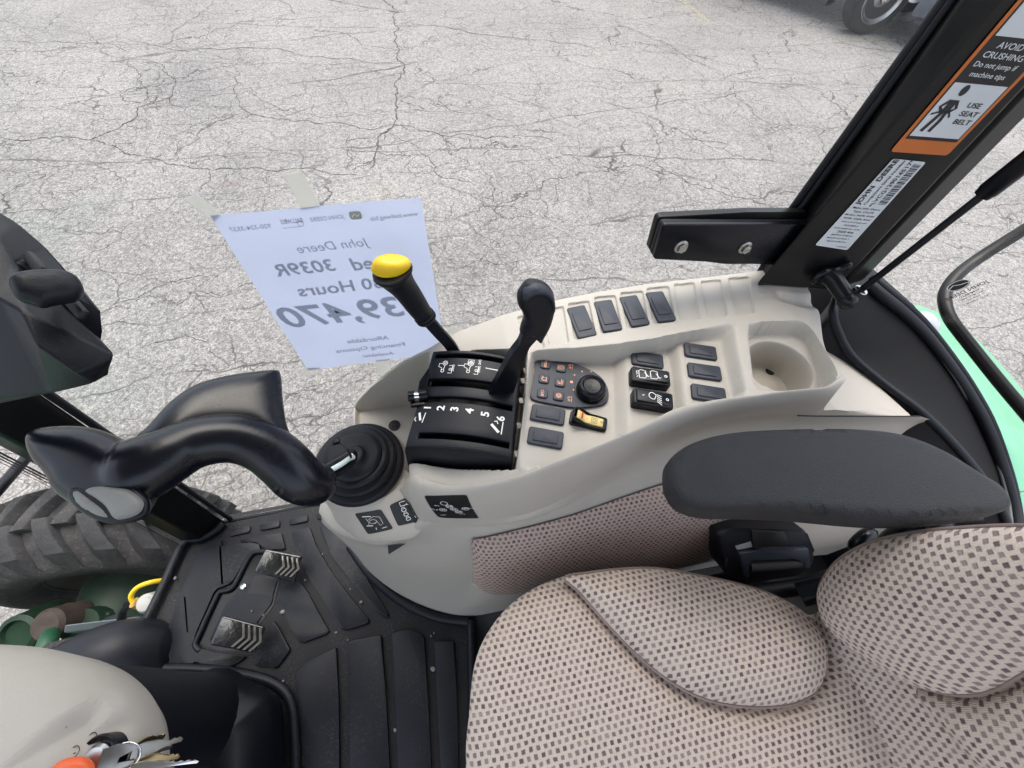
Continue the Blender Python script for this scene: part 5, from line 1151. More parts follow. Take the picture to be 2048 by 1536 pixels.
wv_ = plain('belt_webbing', (.018, .017, .018), .8, .8, 500, .2)
tube('belt_webbing', [rF.w((*rp2([(1498, 1131)])[0], .002)), rF.w((*rp2([(1598, 1124)])[0], .002))], np.array([[.006, .009]]*2), wv_, rt_, 16)
plate('belt_tongue', rF, rp2([(1500, 1058), (1566, 1062), (1574, 1088), (1504, 1094)]), 0, .005, .001, M['sticker'], rt_)
plate('label', rF, rp2([(1470, 1092), (1501, 1083), (1504, 1093), (1474, 1099)]), 0, .0012, 0, plain('grey_label', (.3, .31, .33), .5), rt_)
box('release_slot', Fr(rF.w((*rp2([(1451, 1126)])[0], .001)), rp2([(1447, 1117)])[0][0]*0+rF.ey, -rF.ex), .018, .005, .002, .0005, M['dark'], rt_)
# ---------------------------------------------------------------- floor mat
fm = thing('floor_mat', 'black moulded rubber floor mat with raised panels and bits of grit', 'floor mat', (-.3, .1, 0))
mF = Fr((0, 0, 0), (1, 0, 0), (0, 1, 0))
outl = [(452, 1040), (560, 1019), (640, 1003), (700, 995)]
mp_ = [tuple(p) for p in mF.pix([(372, 1084), (420, 1070), (446, 1048), (540, 1029), (640, 1008)])]+[(-.2, .43), (-.05, .43), (-.02, .05), (-.02, -.6), (-.70, -.6), (-.66, -.12)]+[tuple(p) for p in mF.pix([(281, 1335), (268, 1290), (285, 1255)])]
plate('mat_base', mF, np.array(mp_), -.012, 0, 0, M['mat_dirty'], fm)
def pan(name, pts, z1=.004, bev=.0018, r=.006, z0=-.002, mat='mat'):
    return plate(name, mF, rpoly(np.array([P(a, b, z=z1)[:2] for a, b in pts]), r), z0, z1, bev, M[mat], fm, 2)
for q in ([(459, 1057), (500, 1050), (499, 1064), (459, 1073)], [(519, 1046), (559, 1039), (559, 1054), (519, 1061)], [(577, 1035), (615, 1029), (615, 1043), (578, 1050)], [(633, 1026), (664, 1020), (668, 1034), (634, 1039)]): pan('tread_pad', q, .006)
pan('raised_panel', [(343, 1337), (374, 1336), (384, 1323), (403, 1324), (410, 1333), (465, 1332), (492, 1313), (440, 1306), (400, 1297), (386, 1284), (390, 1268), (430, 1178), (462, 1166), (478, 1140), (498, 1108), (522, 1102), (516, 1083), (470, 1088), (402, 1098), (362, 1180), (330, 1275)], .009)
pan('raised_panel', [(476, 1081), (502, 1076), (521, 1072), (562, 1065), (570, 1098), (530, 1099), (519, 1088)], .009)
pan('raised_panel', [(598, 1163), (614, 1182), (636, 1224), (658, 1262), (654, 1267), (601, 1286), (586, 1264), (566, 1226), (553, 1205), (560, 1180), (574, 1168)], .009)
pan('raised_panel', [(582, 1064), (619, 1054), (631, 1090), (660, 1140), (698, 1192), (738, 1240), (735, 1247), (688, 1260), (678, 1252), (650, 1206), (617, 1155), (596, 1113)], .009)
pan('raised_panel', [(638, 1052), (676, 1046), (700, 1096), (735, 1160), (777, 1230), (773, 1237), (745, 1217), (702, 1162), (662, 1110)], .009)
pan('raised_panel', [(508, 1332), (552, 1336), (580, 1300), (555, 1252), (545, 1240), (535, 1290)], .009)
pan('rib_panel', [(588, 1350), (612, 1325), (672, 1293), (677, 1400), (679, 1560), (612, 1560), (605, 1420)], .010)
pan('rib_panel', [(697, 1283), (762, 1269), (772, 1400), (781, 1560), (698, 1560)], .010)
pan('rib_panel', [(783, 1266), (813, 1257), (847, 1271), (856, 1400), (864, 1560), (797, 1560)], .010)
pan('rib_panel', [(868, 1282), (908, 1282), (914, 1400), (918, 1560), (882, 1560)], .010)
for q in ([(437, 1080), (441, 1080), (447, 1168), (442, 1169)], [(367, 1193), (371, 1193), (377, 1264), (373, 1265)]): pan('low_rib', q, .009, .002, .001)
# rim of the mat along console and front
def rimtube(name, pts, r): tube(name, crv(np.array(pts), 5), r, M['mat'], fm, 8)
rimtube('mat_rim', list(PZ([(700, 1092), (742, 1150), (800, 1199), (870, 1232), (936, 1242)], .012)), .011)
rimtube('mat_rim', list(PZ([(446, 1046), (430, 1062), (400, 1078), (368, 1086), (330, 1165), (284, 1258), (276, 1278), (300, 1300), (312, 1330)], .012)), .010)
rimtube('mat_rim', list(PZ([(942, 1240), (944, 1320), (944, 1420), (942, 1560)], .012)), .010)
# pedal plate, well and bolt
pw = plate('pedal_well', mF, rpoly(mF.pix([(388, 1282), (402, 1262), (436, 1182), (466, 1170), (504, 1106), (545, 1106), (562, 1150), (552, 1190), (548, 1212), (520, 1250), (490, 1300), (440, 1302)]), .01), -.001, .0012, .0, M['blk_gloss'], fm)
tube('well_lip', crv(PZ([(545, 1104), (512, 1104), (496, 1118), (470, 1168), (458, 1180), (440, 1184), (430, 1200), (398, 1270), (390, 1290), (400, 1302)], .006), 5), .006, M['mat'], fm, 8)
plate('pedal_plate', mF, rpoly(mF.pix([(420, 1282), (452, 1210), (478, 1180), (512, 1160), (548, 1168), (546, 1205), (515, 1245), (500, 1290)]), .006), .001, .004, .001, M['mat'], fm)
plate('pedal_opening', mF, mF.pix([(497, 1186), (512, 1152), (556, 1160), (546, 1192)]), .003, .0046, 0, M['dark'], fm)
lathe('plate_bolt', mF.at(*mF.pix([(489, 1174)])[0], .004), [(0, 0), (.0065, 0), (.0065, .004), (.004, .005), (.0035, .003), (0, .003)], M['metal'], fm, 16)
def pedal(nm, q, z, lab):
    t = thing('brake_pedal', lab, 'pedal', P(*np.mean(q, 0), z=0))
    pts = np.array([P(a, b, z=zz) for (a, b), zz in zip(q, z)]); c = pts.mean(0); n_ = unit(np.cross(pts[1]-pts[0], pts[3]-pts[0])); n_ = n_ if n_[2] > 0 else -n_
    F = Fr(c, pts[1]-pts[0], np.cross(n_, pts[1]-pts[0])); L = F.l(pts)[:, :2]
    plate('pad', F, rpoly(L, .005), -.012, 0, .003, M['pedal'], t, 3)
    w, h = np.linalg.norm(L[1]-L[0]), np.linalg.norm(L[3]-L[0])
    cx, cy = F.ex, F.ey
    for k in range(4):
        x0 = -.02*w+k*.13*w
        Vv = [(x0, -.40*h), (x0+.14*w, -.02*h), (x0, .40*h), (x0+.055*w, .40*h), (x0+.195*w, -.02*h), (x0+.055*w, -.40*h)]
        plate('chevron_rib', F, np.array(Vv)[::-1], -.001, .004, .0008, M['worn'], t)
    a = F.w((-.25*w, -.1*h, -.01)); tube('pedal_arm', [a, np.array([a[0]+.01, a[1]+.0, .01])], .010, M['blk_gloss'], t, 10)
    return t
M['pedal'] = plain('polished_pedal_rubber', (.008, .0085, .010), .13, .8, 90, .8, spec=.8)
M['worn'] = plain('worn_highlit_pedal_rubber', (.13, .125, .11), .18, .3, 300, .6)  # worn ribs, their silver highlights put into the paler colour
pedal('p', [(530, 1098), (604, 1112), (588, 1166), (508, 1144)], (.075, .055, .05, .07), 'worn brake pedal near the side window, with chevron ribs')
pedal('p', [(444, 1231), (530, 1254), (508, 1306), (419, 1290)], (.085, .06, .055, .08), 'worn brake pedal nearer the steering column, with chevron ribs')
# steering column boot and duct (moulded with the mat)
sb_ = crv([(282, 1352), (330, 1343), (420, 1347), (490, 1358), (535, 1374), (560, 1400), (568, 1450), (570, 1560), (560, 1640), (250, 1640), (262, 1450), (268, 1385)], 5, True)
sF = Fr(P(420, 1450, z=.05), (1, 0, 0), (0, 1, 0)); pillow('column_boot', sF, sF.pix(sb_), .10, .06, .12, .012, M['blk_gloss'], fm, e=1.7)
rimtube('boot_rim', list(PZ([(330, 1336), (430, 1340), (505, 1352), (556, 1372), (582, 1405), (590, 1470), (592, 1560)], .01)), .010)
tube('duct_bulge', crv([P(120, 1350, z=.02), P(180, 1320, z=.03), P(240, 1300, z=.03), P(290, 1300, z=.0), P(330, 1330, z=-.06)], 5), [.060]*21, M['blk'], fm, 20)
# grit
gb_ = None
for (px, py), s in (((866, 1338), .0065), ((790, 1460), .004), ((862, 1272), .0028), ((868, 1266), .0022), ((700, 1178), .002), ((722, 1204), .004), ((645, 1108), .002), ((610, 1160), .002), ((565, 1224), .006), ((350, 1156), .0045), ((526, 1230), .0022), ((503, 1222), .0022), ((672, 1265), .003), ((695, 1280), .002), ((566, 1362), .003)):
    if gb_ is None:
        bm = bmesh.new(); bmesh.ops.create_icosphere(bm, subdivisions=1, radius=1)
        for v in bm.verts: v.co *= random.uniform(.7, 1.1)
        gb_ = from_bm('grit', bm, M['gravel'], fm, smooth=False); o = gb_
    else:
        o = gb_.copy(); C.objects.link(o)
    q = P(px, py, z=.009); o.matrix_basis = Matrix.Translation(Vector(q)) @ Matrix.Rotation(px, 4, 'Z') @ Matrix.Diagonal((s*1.25, s, s*.8, 1))
# ---------------------------------------------------------------- steering column cowl and ignition
cw = thing('steering_cowl', 'rounded beige steering column cowl holding the ignition switch', 'steering cowl', P(100, 1450, z=.5))
wF = Fr(P(100, 1450, z=.60), (1, 0, 0), (0, 1, 0))
wo = crv([(-260, 1300), (-120, 1285), (0, 1289), (75, 1294), (140, 1307), (198, 1332), (242, 1368), (268, 1408), (280, 1460), (282, 1536), (278, 1640), (250, 1760), (0, 1800), (-260, 1700)], 5, True)
dish = (lambda q: np.array([P(a_, b_, z=.640)[:2]-wF.o[:2] for a_, b_ in q]))(rpoly(np.array([(93, 1452), (112, 1430), (180, 1426), (232, 1440), (250, 1480), (262, 1640), (150, 1640), (118, 1530)], float), 14, 4))
cowl = pillow('shell', wF, wF.pix(wo), .075, .16, .16, .006, M['beige'], cw, zf=lambda x, y, d: -.030*sm((sdf(dish, x, y))/.010), e=2.0)
WT = bvh_of([cowl]); iq = hit(WT, 192, 1524); iz = iq[2]; print('IZ', iz); kdz = iz-.656
iF = Fr(iq, (1, 0, .12), (0, 1, 0))
ig = lathe('ignition_ring', iF, [(0, -.01), (.0205, -.01), (.0205, .002), (.019, .004), (.0165, .003), (.0155, -.002), (0, -.002)], M['blk_gloss'], cw, 32)
lathe('lock_cylinder', iF.at(.001, -.001), [(0, -.004), (.0145, -.004), (.0145, .003), (.012, .0055), (.005, .006), (0, .0055)], M['metal'], ig, 24)
for px, py in ((186, 1476), (151, 1503)):
    F = Fr(hit(WT, px, py)+[0, 0, .0012], (1, 0, .10), (0, 1, 0)); strokes('ignition_symbol', [circ(0, 0, .0042, 14), [(-.002, -.001), (.0015, -.001)], [(-.0022, -.009), (-.0022, -.0068)]], .0008, F, M['ink'], cw)
cb_ = wF.o+np.array([-.09, -.03, -.02]); tube('column', crv([cb_, cb_+[-.01, 0, -.2], cb_+[-.05, 0, -.42], (cb_[0]-.08, cb_[1], -.01)], 4), [.10, .10, .098, .096, .094, .092, .09, .09, .09, .09, .09, .10, .11], M['blk'], cw, 20)
# key ring with keys
kr = thing('key_ring', 'bunch of metal keys with an orange key hanging from the ignition', 'keys', P(210, 1520, z=.66))
okF = Fr(P(140, 1545, z=.672+kdz), (1, .15, .1), (-.15, 1, .5)); pillow('orange_key_head', okF, okF.pix(crv([(100, 1545), (115, 1526), (140, 1517), (168, 1518), (184, 1532), (186, 1550), (170, 1580), (110, 1585)], 4, True)), .006, .006, .006, .003, M['orange_key'], kr)
def akey(a, b, z0, z1, w, mat, teeth=True):
    p, q = P(*a, z=z0+kdz), P(*b, z=z1+kdz); L = np.linalg.norm(q-p); F = Fr(p, q-p, np.cross([.15, -.2, 1], q-p))
    pts = [(0, -w*.8), (.010, -w*1.0), (.022, -w*.8), (.026, -w*.42), (L*.97, -w*.42), (L, 0)]
    x = L*.93
    while teeth and x > .032: pts += [(x, w*.36), (x-.0022, w*.16), (x-.0045, w*.40)]; x -= .006
    pts += [(.026, w*.42), (.022, w*.8), (.010, w*1.0), (0, w*.8)]
    plate('key', F, np.array(pts), -.001, .001, .0003, mat, kr)
M['keymetal'] = plain('dull_key_metal', (.30, .29, .27), .35, .1, 400, .2, metal=1.0)
akey((198, 1522), (238, 1514), .668, .660, .010, M['keymetal'], False)
akey((262, 1506), (366, 1476), .655, .62, .0055, M['keymetal']); akey((262, 1512), (345, 1492), .652, .61, .005, M['keymetal']); akey((266, 1500), (330, 1470), .65, .61, .006, M['brass'])
akey((265, 1520), (360, 1512), .65, .61, .005, M['brass']); akey((262, 1534), (398, 1522), .65, .62, .0035, M['chrome']); akey((270, 1528), (350, 1535), .645, .60, .005, M['keymetal'])
rc = P(250, 1512, z=.652+kdz); tube('split_ring', [rc+np.array([.013*math.cos(a), .010*math.sin(a), .004*math.sin(a)]) for a in np.linspace(0, 2*math.pi, 28)], .0009, M['chrome'], kr, 8)
# ---------------------------------------------------------------- rear corner: quarter panel, gas strut, grab tube, fender
M['lining'] = plain('matt_black_lining', (.007, .007, .008), .7, .3, 600, .1, spec=.2)
qp = thing('quarter_panel', 'black curved lining panel with rubber seal behind the cup holder', 'lining panel', (.75, .25, .5))
inn = PV([(1676, 585, .672), (1664, 625, .665), (1672, 660, .645), (1700, 712, .615), (1760, 765, .60), (1838, 824, .590), (1910, 895, .56), (1970, 970, .52), (2000, 1020, .49), (2015, 1060, .46)])
mid_ = PV([(1700, 578, .68), (1705, 620, .665), (1722, 665, .64), (1755, 715, .61), (1815, 775, .585), (1880, 840, .56), (1940, 910, .53), (1985, 985, .49), (2008, 1030, .46), (2018, 1070, .44)])
ou = PV([(1738, 572, .675), (1762, 598, .668), (1800, 632, .65), (1845, 678, .625), (1895, 742, .595), (1932, 800, .565), (1965, 860, .535), (1995, 940, .50), (2010, 1000, .47), (2018, 1060, .45)])
n = 60; inn0 = inn+np.array([-.03, -.03, -.10]); rows = [resample(crv(c, 6), n) for c in (inn, mid_, ou, inn0)]
Vv, Fc = loft(np.array([rows[3], rows[0]])); mesh('return_flange', Vv, Fc, M['blk'], qp); rows = rows[:3]
fine = np.array([crv(np.array(rows)[:, j], 6) for j in range(n)]); Vv, Fc = loft(fine); mesh('panel', Vv, Fc, M['lining'], qp)
o1 = resample(crv(PV([(1735, 566, .682), (1765, 592, .675), (1805, 624, .657), (1850, 668, .632), (1902, 735, .600), (1942, 795, .57), (1978, 862, .54), (2008, 945, .50), (2024, 1005, .47), (2034, 1065, .45)]), 6), n)
tube('inner_trim', rows[2]+[0, 0, .004], .0035, plain('grey_trim', (.12, .125, .135), .35), qp, 8)
tube('seal', o1, .009, M['rubber'], qp, 10); tube('outer_seal', o1+np.array([.012, .010, .004]), .006, M['rubber'], qp, 8)
tube('lower_edge', rows[0]+[0, 0, .002], .007, M['blk'], qp, 8)
box('foot_filler', Fr(P(1695, 622, z=.585), (1, .1, 0), (-.1, 1, 0)), .13, .12, .10, .01, M['lining'], qp)
# gas strut
gs_ = thing('gas_strut', 'black gas strut with ball joint running up from the rear pillar foot', 'gas strut', P(1693, 598, y=.335))
p0, p1, p2 = P(1652, 548, y=.375), P(1668, 560, y=.36), P(1690, 592, y=.335)
pillow('stud_flange', Fr(p0+[0, -.001, 0], (1, 0, 0), (0, 0, 1)), np.array([(x, y) for x, y in crv([(-.022, -.004), (-.012, .012), (.006, .012), (.024, .022), (.030, .012), (.014, -.006), (.004, -.016), (-.014, -.016)], 4, True)]), .006, .004, .004, .003, M['blk_gloss'], gs_)
tube('stud', [p0, p1, p2], [.0125, .0125, .012], M['blk_gloss'], gs_, 20); 
ball = P(1694, 600, y=.33)
bm = bmesh.new(); bmesh.ops.create_uvsphere(bm, u_segments=24, v_segments=16, radius=.0135); from_bm('ball_joint', bm, M['blk_gloss'], gs_, frame=Fr(ball, (1, 0, 0), (0, 1, 0)))
e0, e1, e2 = P(1722, 580, y=.333), P(1968, 388, y=.325), P(2075, 305, y=.32)
tube('end_fitting', [ball, ext(ball, e0, .6), e0], [.008, .0085, .0085], M['blk_gloss'], gs_, 16)
lathe('clip_ring', Fr(e0, np.cross(e1-e0, [0, 0, 1]), np.cross(e1-e0, np.cross(e1-e0, [0, 0, 1]))), [(0, -.001), (.0092, -.001), (.0098, 0), (.0092, .001), (0, .001)], M['metal'], gs_, 20)
tube('rod', [e0, e1], .0046, M['blk_gloss'], gs_, 14); tube('cylinder', [ext(e0, e1, .985), ext(e1, e2, .05), ext(e1, e2, .1), e2, ext(e1, e2, 2.5)], [.0085, .0095, .0105, .0105, .0105], M['blk_gloss'], gs_, 18)
# bent grab tube
gt = thing('grab_tube', 'bent black steel tube across the rear quarter window', 'grab tube', P(1890, 600, z=.62))
gpth = crv([P(2200, 362, z=.80), P(2060, 452, z=.72), P(1960, 515, z=.665), P(1915, 550, z=.645), P(1893, 580, z=.633), P(1890, 606, z=.625), P(1902, 640, z=.615), P(1940, 690, z=.60), P(2000, 765, z=.58), P(2080, 860, z=.555), P(2160, 960, z=.54)], 6)
tube('tube', gpth, .0100, M['paint'], gt, 18)
# green rear fender
fd = thing('rear_fender', 'bright green rear fender seen through the quarter window', 'fender', (1.0, .5, .2))
f0 = PV([(1700, 590, .42), (1790, 604, .42), (1850, 618, .41), (1900, 640, .40), (1955, 682, .385), (2010, 740, .36), (2060, 805, .33), (2130, 940, .28), (2180, 1100, .22)])
f1 = PV([(1690, 640, .47), (1770, 650, .475), (1830, 668, .47), (1880, 700, .46), (1930, 745, .445), (1975, 800, .42), (2015, 870, .39), (2060, 980, .34), (2080, 1100, .28)])
f2 = PV([(1680, 720, .44), (1750, 735, .44), (1800, 760, .43), (1850, 800, .42), (1890, 850, .40), (1925, 910, .37), (1955, 980, .34), (1985, 1060, .3), (2000, 1150, .25)])
f00 = f0+np.array([.03, .03, -.04]); f01 = f0+np.array([.04, .04, -.14])
rows = [resample(crv(c, 6), 50) for c in (f01, f00, f0, f1, f2)]; fine = np.array([crv(np.array(rows)[:, j], 6) for j in range(50)])
Vv, Fc = loft(fine); mesh('fender_skin', Vv, Fc, M['green'], fd)
lathe('lamp_lens', Fr(P(1852, 646, z=.46), (1, 0, 0), (0, 1, .2)), [(0, 0), (.028, 0), (.027, .008), (.02, .013), (0, .015)], plain('grey_lens', (.28, .30, .33), .25), fd, 24)
# ---------------------------------------------------------------- front wheel and axle of the tractor
WC = np.array([-1.235, .590, -.49]); RW, HW = .335, .145
fw_ = thing('front_tyre_assembly', 'dusty black ribbed tractor front tyre below the windscreen', 'tyre', (WC[0], WC[1], GROUND))
wFr = Fr(WC, (1, 0, 0), (0, 0, 1))           # normal = -y, the inner side of the wheel
prof = [(.17, .10), (.20, .125), (.25, .143), (.285, .138), (.305, .120), (.313, .06), (.315, 0), (.313, -.06), (.305, -.120), (.285, -.138), (.25, -.143), (.20, -.125), (.17, -.10)]
n = 64; V = [(r*math.cos(2*math.pi*k/n), r*math.sin(2*math.pi*k/n), h) for r, h in prof for k in range(n)]
m_ = len(prof); Fc = [((i+1) % m_*n+k, (i+1) % m_*n+(k+1) % n, i*n+(k+1) % n, i*n+k) for i in range(m_) for k in range(n)]
mesh('tyre', V, Fc, M['tyre'], fw_, frame=wFr, sharp=60)
def lug(side):
    rows = []
    for t in np.linspace(0, 1, 9):
        z = side*(-.012+t*.150); a = -.16*t-.16*t*t; r0 = .308 if t < .75 else .308-.05*((t-.75)/.25)**1.3
        hgt = .038 if t < .8 else .038-.012*(t-.8)/.2; wd = .042+.010*t
        ca = a; row = []
        for da, rr in ((-wd/2-.006, r0), (-wd/2, r0+hgt*.9), (-wd/2+.004, r0+hgt), (wd/2-.004, r0+hgt), (wd/2, r0+hgt*.9), (wd/2+.006, r0)):
            th = ca+da/.32; row.append((rr*math.cos(th), rr*math.sin(th), z))
        rows.append(row)
    V, Fc = loft(np.array(rows)); Fc += [tuple(range(6)), tuple(range(8*6, 9*6))[::-1]]
    if side < 0: Fc = [f[::-1] for f in Fc]
    return V, [f[::-1] for f in Fc]
for side in (1, -1):
    V, Fc = lug(side); first = None
    for k in range(20):
        a = 2*math.pi*(k+(.5 if side < 0 else 0))/20; F = wFr.at(0, 0, 0, a)
        if first is None: first = mesh('tread_lug', V, Fc, M['tyre'], fw_, frame=F, sharp=45)
        else: copy_of(first, fw_, F)
lathe('rim', wFr, [(0, .02), (.06, .02), (.10, .05), (.165, .09), (.175, .105), (.175, -.10), (.12, -.08), (0, -.06)], plain('dirty_rim', (.03, .03, .02), .6, dust=.1), fw_, 40)
axl = thing('front_axle', 'dark green front axle casting beside the front tyre', 'axle', (-1.2, .2, -.6))
tube('housing', [(-1.21, -.5, -.52), (-1.21, -.1, -.52), (-1.21, .2, -.50), (-1.21, .34, -.50), (-1.21, .46, -.52)], [.09, .10, .09, .115, .12], M['green_dk'], axl, 20)
tube('kingpin', [(-1.20, .34, -.60), (-1.20, .33, -.44), (-1.20, .325, -.36)], [.075, .07, .05], M['green_dk'], axl, 18)
c_ = P(97, 1250, z=-.30); lathe('axle_cap', Fr(c_, (1, 0, 0), (0, .96, .3)), [(0, -.10), (.045, -.10), (.045, 0), (.036, .012), (.02, .014), (0, .01)], plain('rusty_cap', (.03, .018, .014), .7, .3, 200, .4, dust=.4), axl, 24)
c_ = P(35, 1270, z=-.32); lathe('filler_boss', Fr(c_, (1, 0, 0), (0, .9, .4)), [(0, -.12), (.06, -.12), (.055, 0), (.042, .006), (.036, -.006), (0, -.008)], M['green_dk'], axl, 24)
yg = Fr(P(140, 1225, z=-.36), P(180, 1228, z=-.36)-P(100, 1222, z=-.36), (0, 1, .5)); plate('yellow_bracket', yg, rpoly(yg.pix([(104, 1218), (125, 1210), (155, 1215), (178, 1232), (168, 1242), (140, 1228), (106, 1228)]), .01), -.02, .0, .003, plain('yellow_bracket_paint', (.12, .085, .008), .5, dust=.1), axl)
tube('hydraulic_elbow', crv([P(100, 1270, z=-.28), P(95, 1285, z=-.26), P(85, 1310, z=-.25)], 4), .022, plain('green_elbow', (.006, .045, .02), .45), axl, 12)
hb = bm_box(1.5, .55, .62, .08, 3, (-1.62, -.24, .12)); from_bm('engine_hood', hb, M['green'], axl)  # hood out of view, added to shade the axle
tb = bm_box(.9, .5, .45, .06, 3, (-1.35, -.12, -.42)); from_bm('frame_block', tb, M['green_dk'], axl)
fb_ = thing('loader_mount', 'flat blue-grey steel bar below the windscreen beside the tyre', 'steel bar', P(210, 1245, z=-.05))
fq = PV([(128, 1250, -.06), (280, 1232, -.06), (282, 1248, -.08), (126, 1266, -.08)]); V = list(fq)+[q-[0, 0, .03] for q in fq]
mod_bevel(mesh('bar', V, [(0, 1, 2, 3)[::-1], (4, 5, 6, 7), (0, 1, 5, 4), (1, 2, 6, 5), (2, 3, 7, 6), (3, 0, 4, 7)], plain('blue_grey_steel', (.10, .11, .13), .5, dust=.1), fb_, sharp=30), .004, 2, 30)
tube('hose', crv([P(100, 1310, z=-.2), P(150, 1298, z=-.15), P(200, 1290, z=-.12), P(250, 1285, z=-.1)], 5), .03, M['tyre'], fb_, 12)
lathe('round_cap', Fr(P(215, 1275, z=-.10), (1, 0, 0), (0, 1, 0)), [(0, -.03), (.05, -.03), (.05, 0), (.04, .008), (0, .01)], M['blk'], fb_, 24)
yh = thing('yellow_dipstick', 'yellow looped dipstick handle with a white cap beside the tyre', 'dipstick', P(265, 1190, z=-.02))
tube('loop', crv([P(330, 1160, z=-.02), P(300, 1165, z=.0), P(275, 1175, z=.0), P(262, 1192, z=-.01), P(266, 1204, z=-.02)], 5), .0055, M['yellow'], yh, 10)
lathe('cap', Fr(P(292, 1207, z=-.02), (1, 0, 0), (0, 1, .3)), [(0, -.05), (.022, -.05), (.022, 0), (.016, .008), (0, .01)], plain('off_white_cap', (.45, .45, .43), .5), yh, 20)
tube('neck', [P(268, 1205, z=-.03), P(285, 1212, z=-.05)], .012, plain('amber_neck', (.45, .25, .05), .4), yh, 12)
tube('clamp', crv([P(255, 1210, z=-.04), P(246, 1222, z=-.05), P(243, 1238, z=-.06)], 4), .010, M['blk_gloss'], yh, 10)
# windscreen with dotted border
ws = thing('windscreen', 'lower windscreen with dotted black border beside the front pillar', 'window', (-.70, .2, .3))
ws['kind'] = 'thing'; xw = -.71
mesh('pane', [(xw, -.6, -.02), (xw, .40, -.02), (xw, .40, 1.5), (xw, -.6, 1.5)], [(0, 1, 2, 3)], M['glass'], ws, smooth=False)
dots = None
dm = M['ink']; bmd = bmesh.new()
for i in range(4):
    for k in range(150):
        a, b = P(365+(-365)*k/149, 1090+(-190)*k/149, x=xw+.001), None
        q = a+np.array([0, -.004-.0042*i, 0])+np.array([0, 0, .0021*(i % 2)]); r = .0019-.0003*i
        vs = [bmd.verts.new((xw+.0015, q[1]+r*math.cos(t), q[2]+r*math.sin(t))) for t in np.radians(np.arange(0, 360, 60))]; bmd.faces.new(vs)
dots = from_bm('dot_border', bmd, dm, ws, smooth=False); dots['kind'] = 'stuff'
tube('wiper_arm', [P(-30, 1010, x=xw-.03), P(62, 905, x=xw-.03)], .008, M['blk_gloss'], ws, 10)
# ---------------------------------------------------------------- parked truck at the top edge
tk = thing('parked_truck', 'dark blue-grey pickup truck with chrome wheel parked on the asphalt', 'truck', P(1722, 62, z=GROUND))
M['truck'] = plain('dark_blue_grey_paint', (.055, .065, .085), .3, 0, 300, .15, coat=.4)
M['truck_plastic'] = plain('grey_bumper', (.11, .12, .14), .55, .2, 300, .15)
# local frame: forward = along the truck towards its nose, left = its left side
tc0 = P(1716, 64, z=GROUND)
dirf = unit(np.array([math.cos(math.radians(-60)), math.sin(math.radians(-60)), 0])); tF_ = Fr(tc0+np.array([0, 0, .0]), dirf, np.cross([0, 0, 1], dirf))     # ex forward, ey left, ez up
def tw(x, y, z): return tF_.w((x, y, z))
RT_ = .40; M['dullrim'] = plain('dull_polished_rim', (.5, .5, .49), .32, .1, 60, .2, metal=1.0); M['ttyre'] = plain('truck_tyre_rubber', (.022, .023, .026), .75, .3, 100, .2, spec=.25)
def wheel(x, y):
    s = -1 if y < .5 else 1
    st_ = 1.0 if x == 0 else 0.0; F = Fr(tw(x, y, RT_), tF_.ex*math.cos(st_)+tF_.ey*math.sin(st_), tF_.ez)       # normal = right side; front wheels steered
    w = lathe('wheel', F, [(.0, -.12), (.26, -.12), (.36, -.125), (.392, -.11), (.40, -.08), (.40, .08), (.392, .11), (.36, .125), (.285, .118), (.272, .105), (0, .06)], M['ttyre'], tk, 48)
    lathe('rim', F.at(0, 0, .0), [(0, .105), (.05, .105), (.07, .09), (.12, .075), (.20, .085), (.262, .112), (.284, .122), (.276, .126), (.25, .108), (.19, .070), (.10, .055), (0, .05)], M['dullrim'], w, 48)
    for k in range(8):
        a = 2*math.pi*k/8; lathe('hand_hole', F.at(.19*math.cos(a), .19*math.sin(a), .084), [(0, 0), (.028, 0), (.024, .004), (0, .005)], M['dark'], w, 12)
    lathe('hub_cap', F.at(0, 0, .10), [(0, 0), (.065, 0), (.06, .05), (.03, .06), (0, .06)], M['chrome'], w, 24)
def prism(name, pts, y0, y1, mat, bev=.03, parent=tk):
    F = Fr(tw(0, y0, 0), tF_.ex, tF_.ez)      # normal = right
    return plate(name, F, rpoly(np.array(pts), .05), -(y1-y0), 0, bev, mat, parent, 3)
# y = 0 is the right-hand wheel plane; body spans to the left (away)
for x in (0, -3.6): wheel(x, 0); wheel(x, 1.65)
wd = 1.72
prism('body', [(-4.9, .50), (-4.2, .50), (-4.15, .85), (-3.1, .85), (-3.05, .45), (-.62, .45), (-.55, .80), (-.3, .93), (.3, .93), (.50, .80), (.52, .60), (.78, .60), (.82, .75), (.78, 1.12), (.4, 1.22), (-.75, 1.27), (-4.9, 1.25)], -.06, wd+.06, M['truck'], .04)
prism('cabin', [(-.9, 1.25), (-1.5, 1.85), (-2.9, 1.88), (-3.1, 1.25)], .04, wd-.04, M['truck'], .05)
prism('cabin_window', [(-1.08, 1.30), (-1.55, 1.78), (-2.75, 1.80), (-2.9, 1.30)], .03, .05, M['blk_gloss'], .0)
prism('bumper', [(.50, .30), (.93, .32), (.97, .55), (.93, .64), (.50, .62)], -.10, wd+.08, M['truck_plastic'], .02)
prism('valance', [(.55, .22), (.85, .24), (.88, .33), (.55, .33)], .0, wd, M['truck_plastic'], .02)
gF_ = Fr(tw(.83, wd/2, .92), -tF_.ey, tF_.ez)
plate('grille', gF_, rrect(1.0, .26, .03), 0, .03, .01, M['chrome'], tk)
for i in range(5): box('grille_bar', gF_.at(0, -.10+.05*i, .035), .94, .025, .02, .004, M['dark'], tk)
for s in (-1, 1): plate('headlight', Fr(tw(.82, wd/2+s*.66, .92), -tF_.ey, tF_.ez), rrect(.28, .22, .03), 0, .035, .01, plain('headlight_lens', (.35, .37, .4), .12), tk)
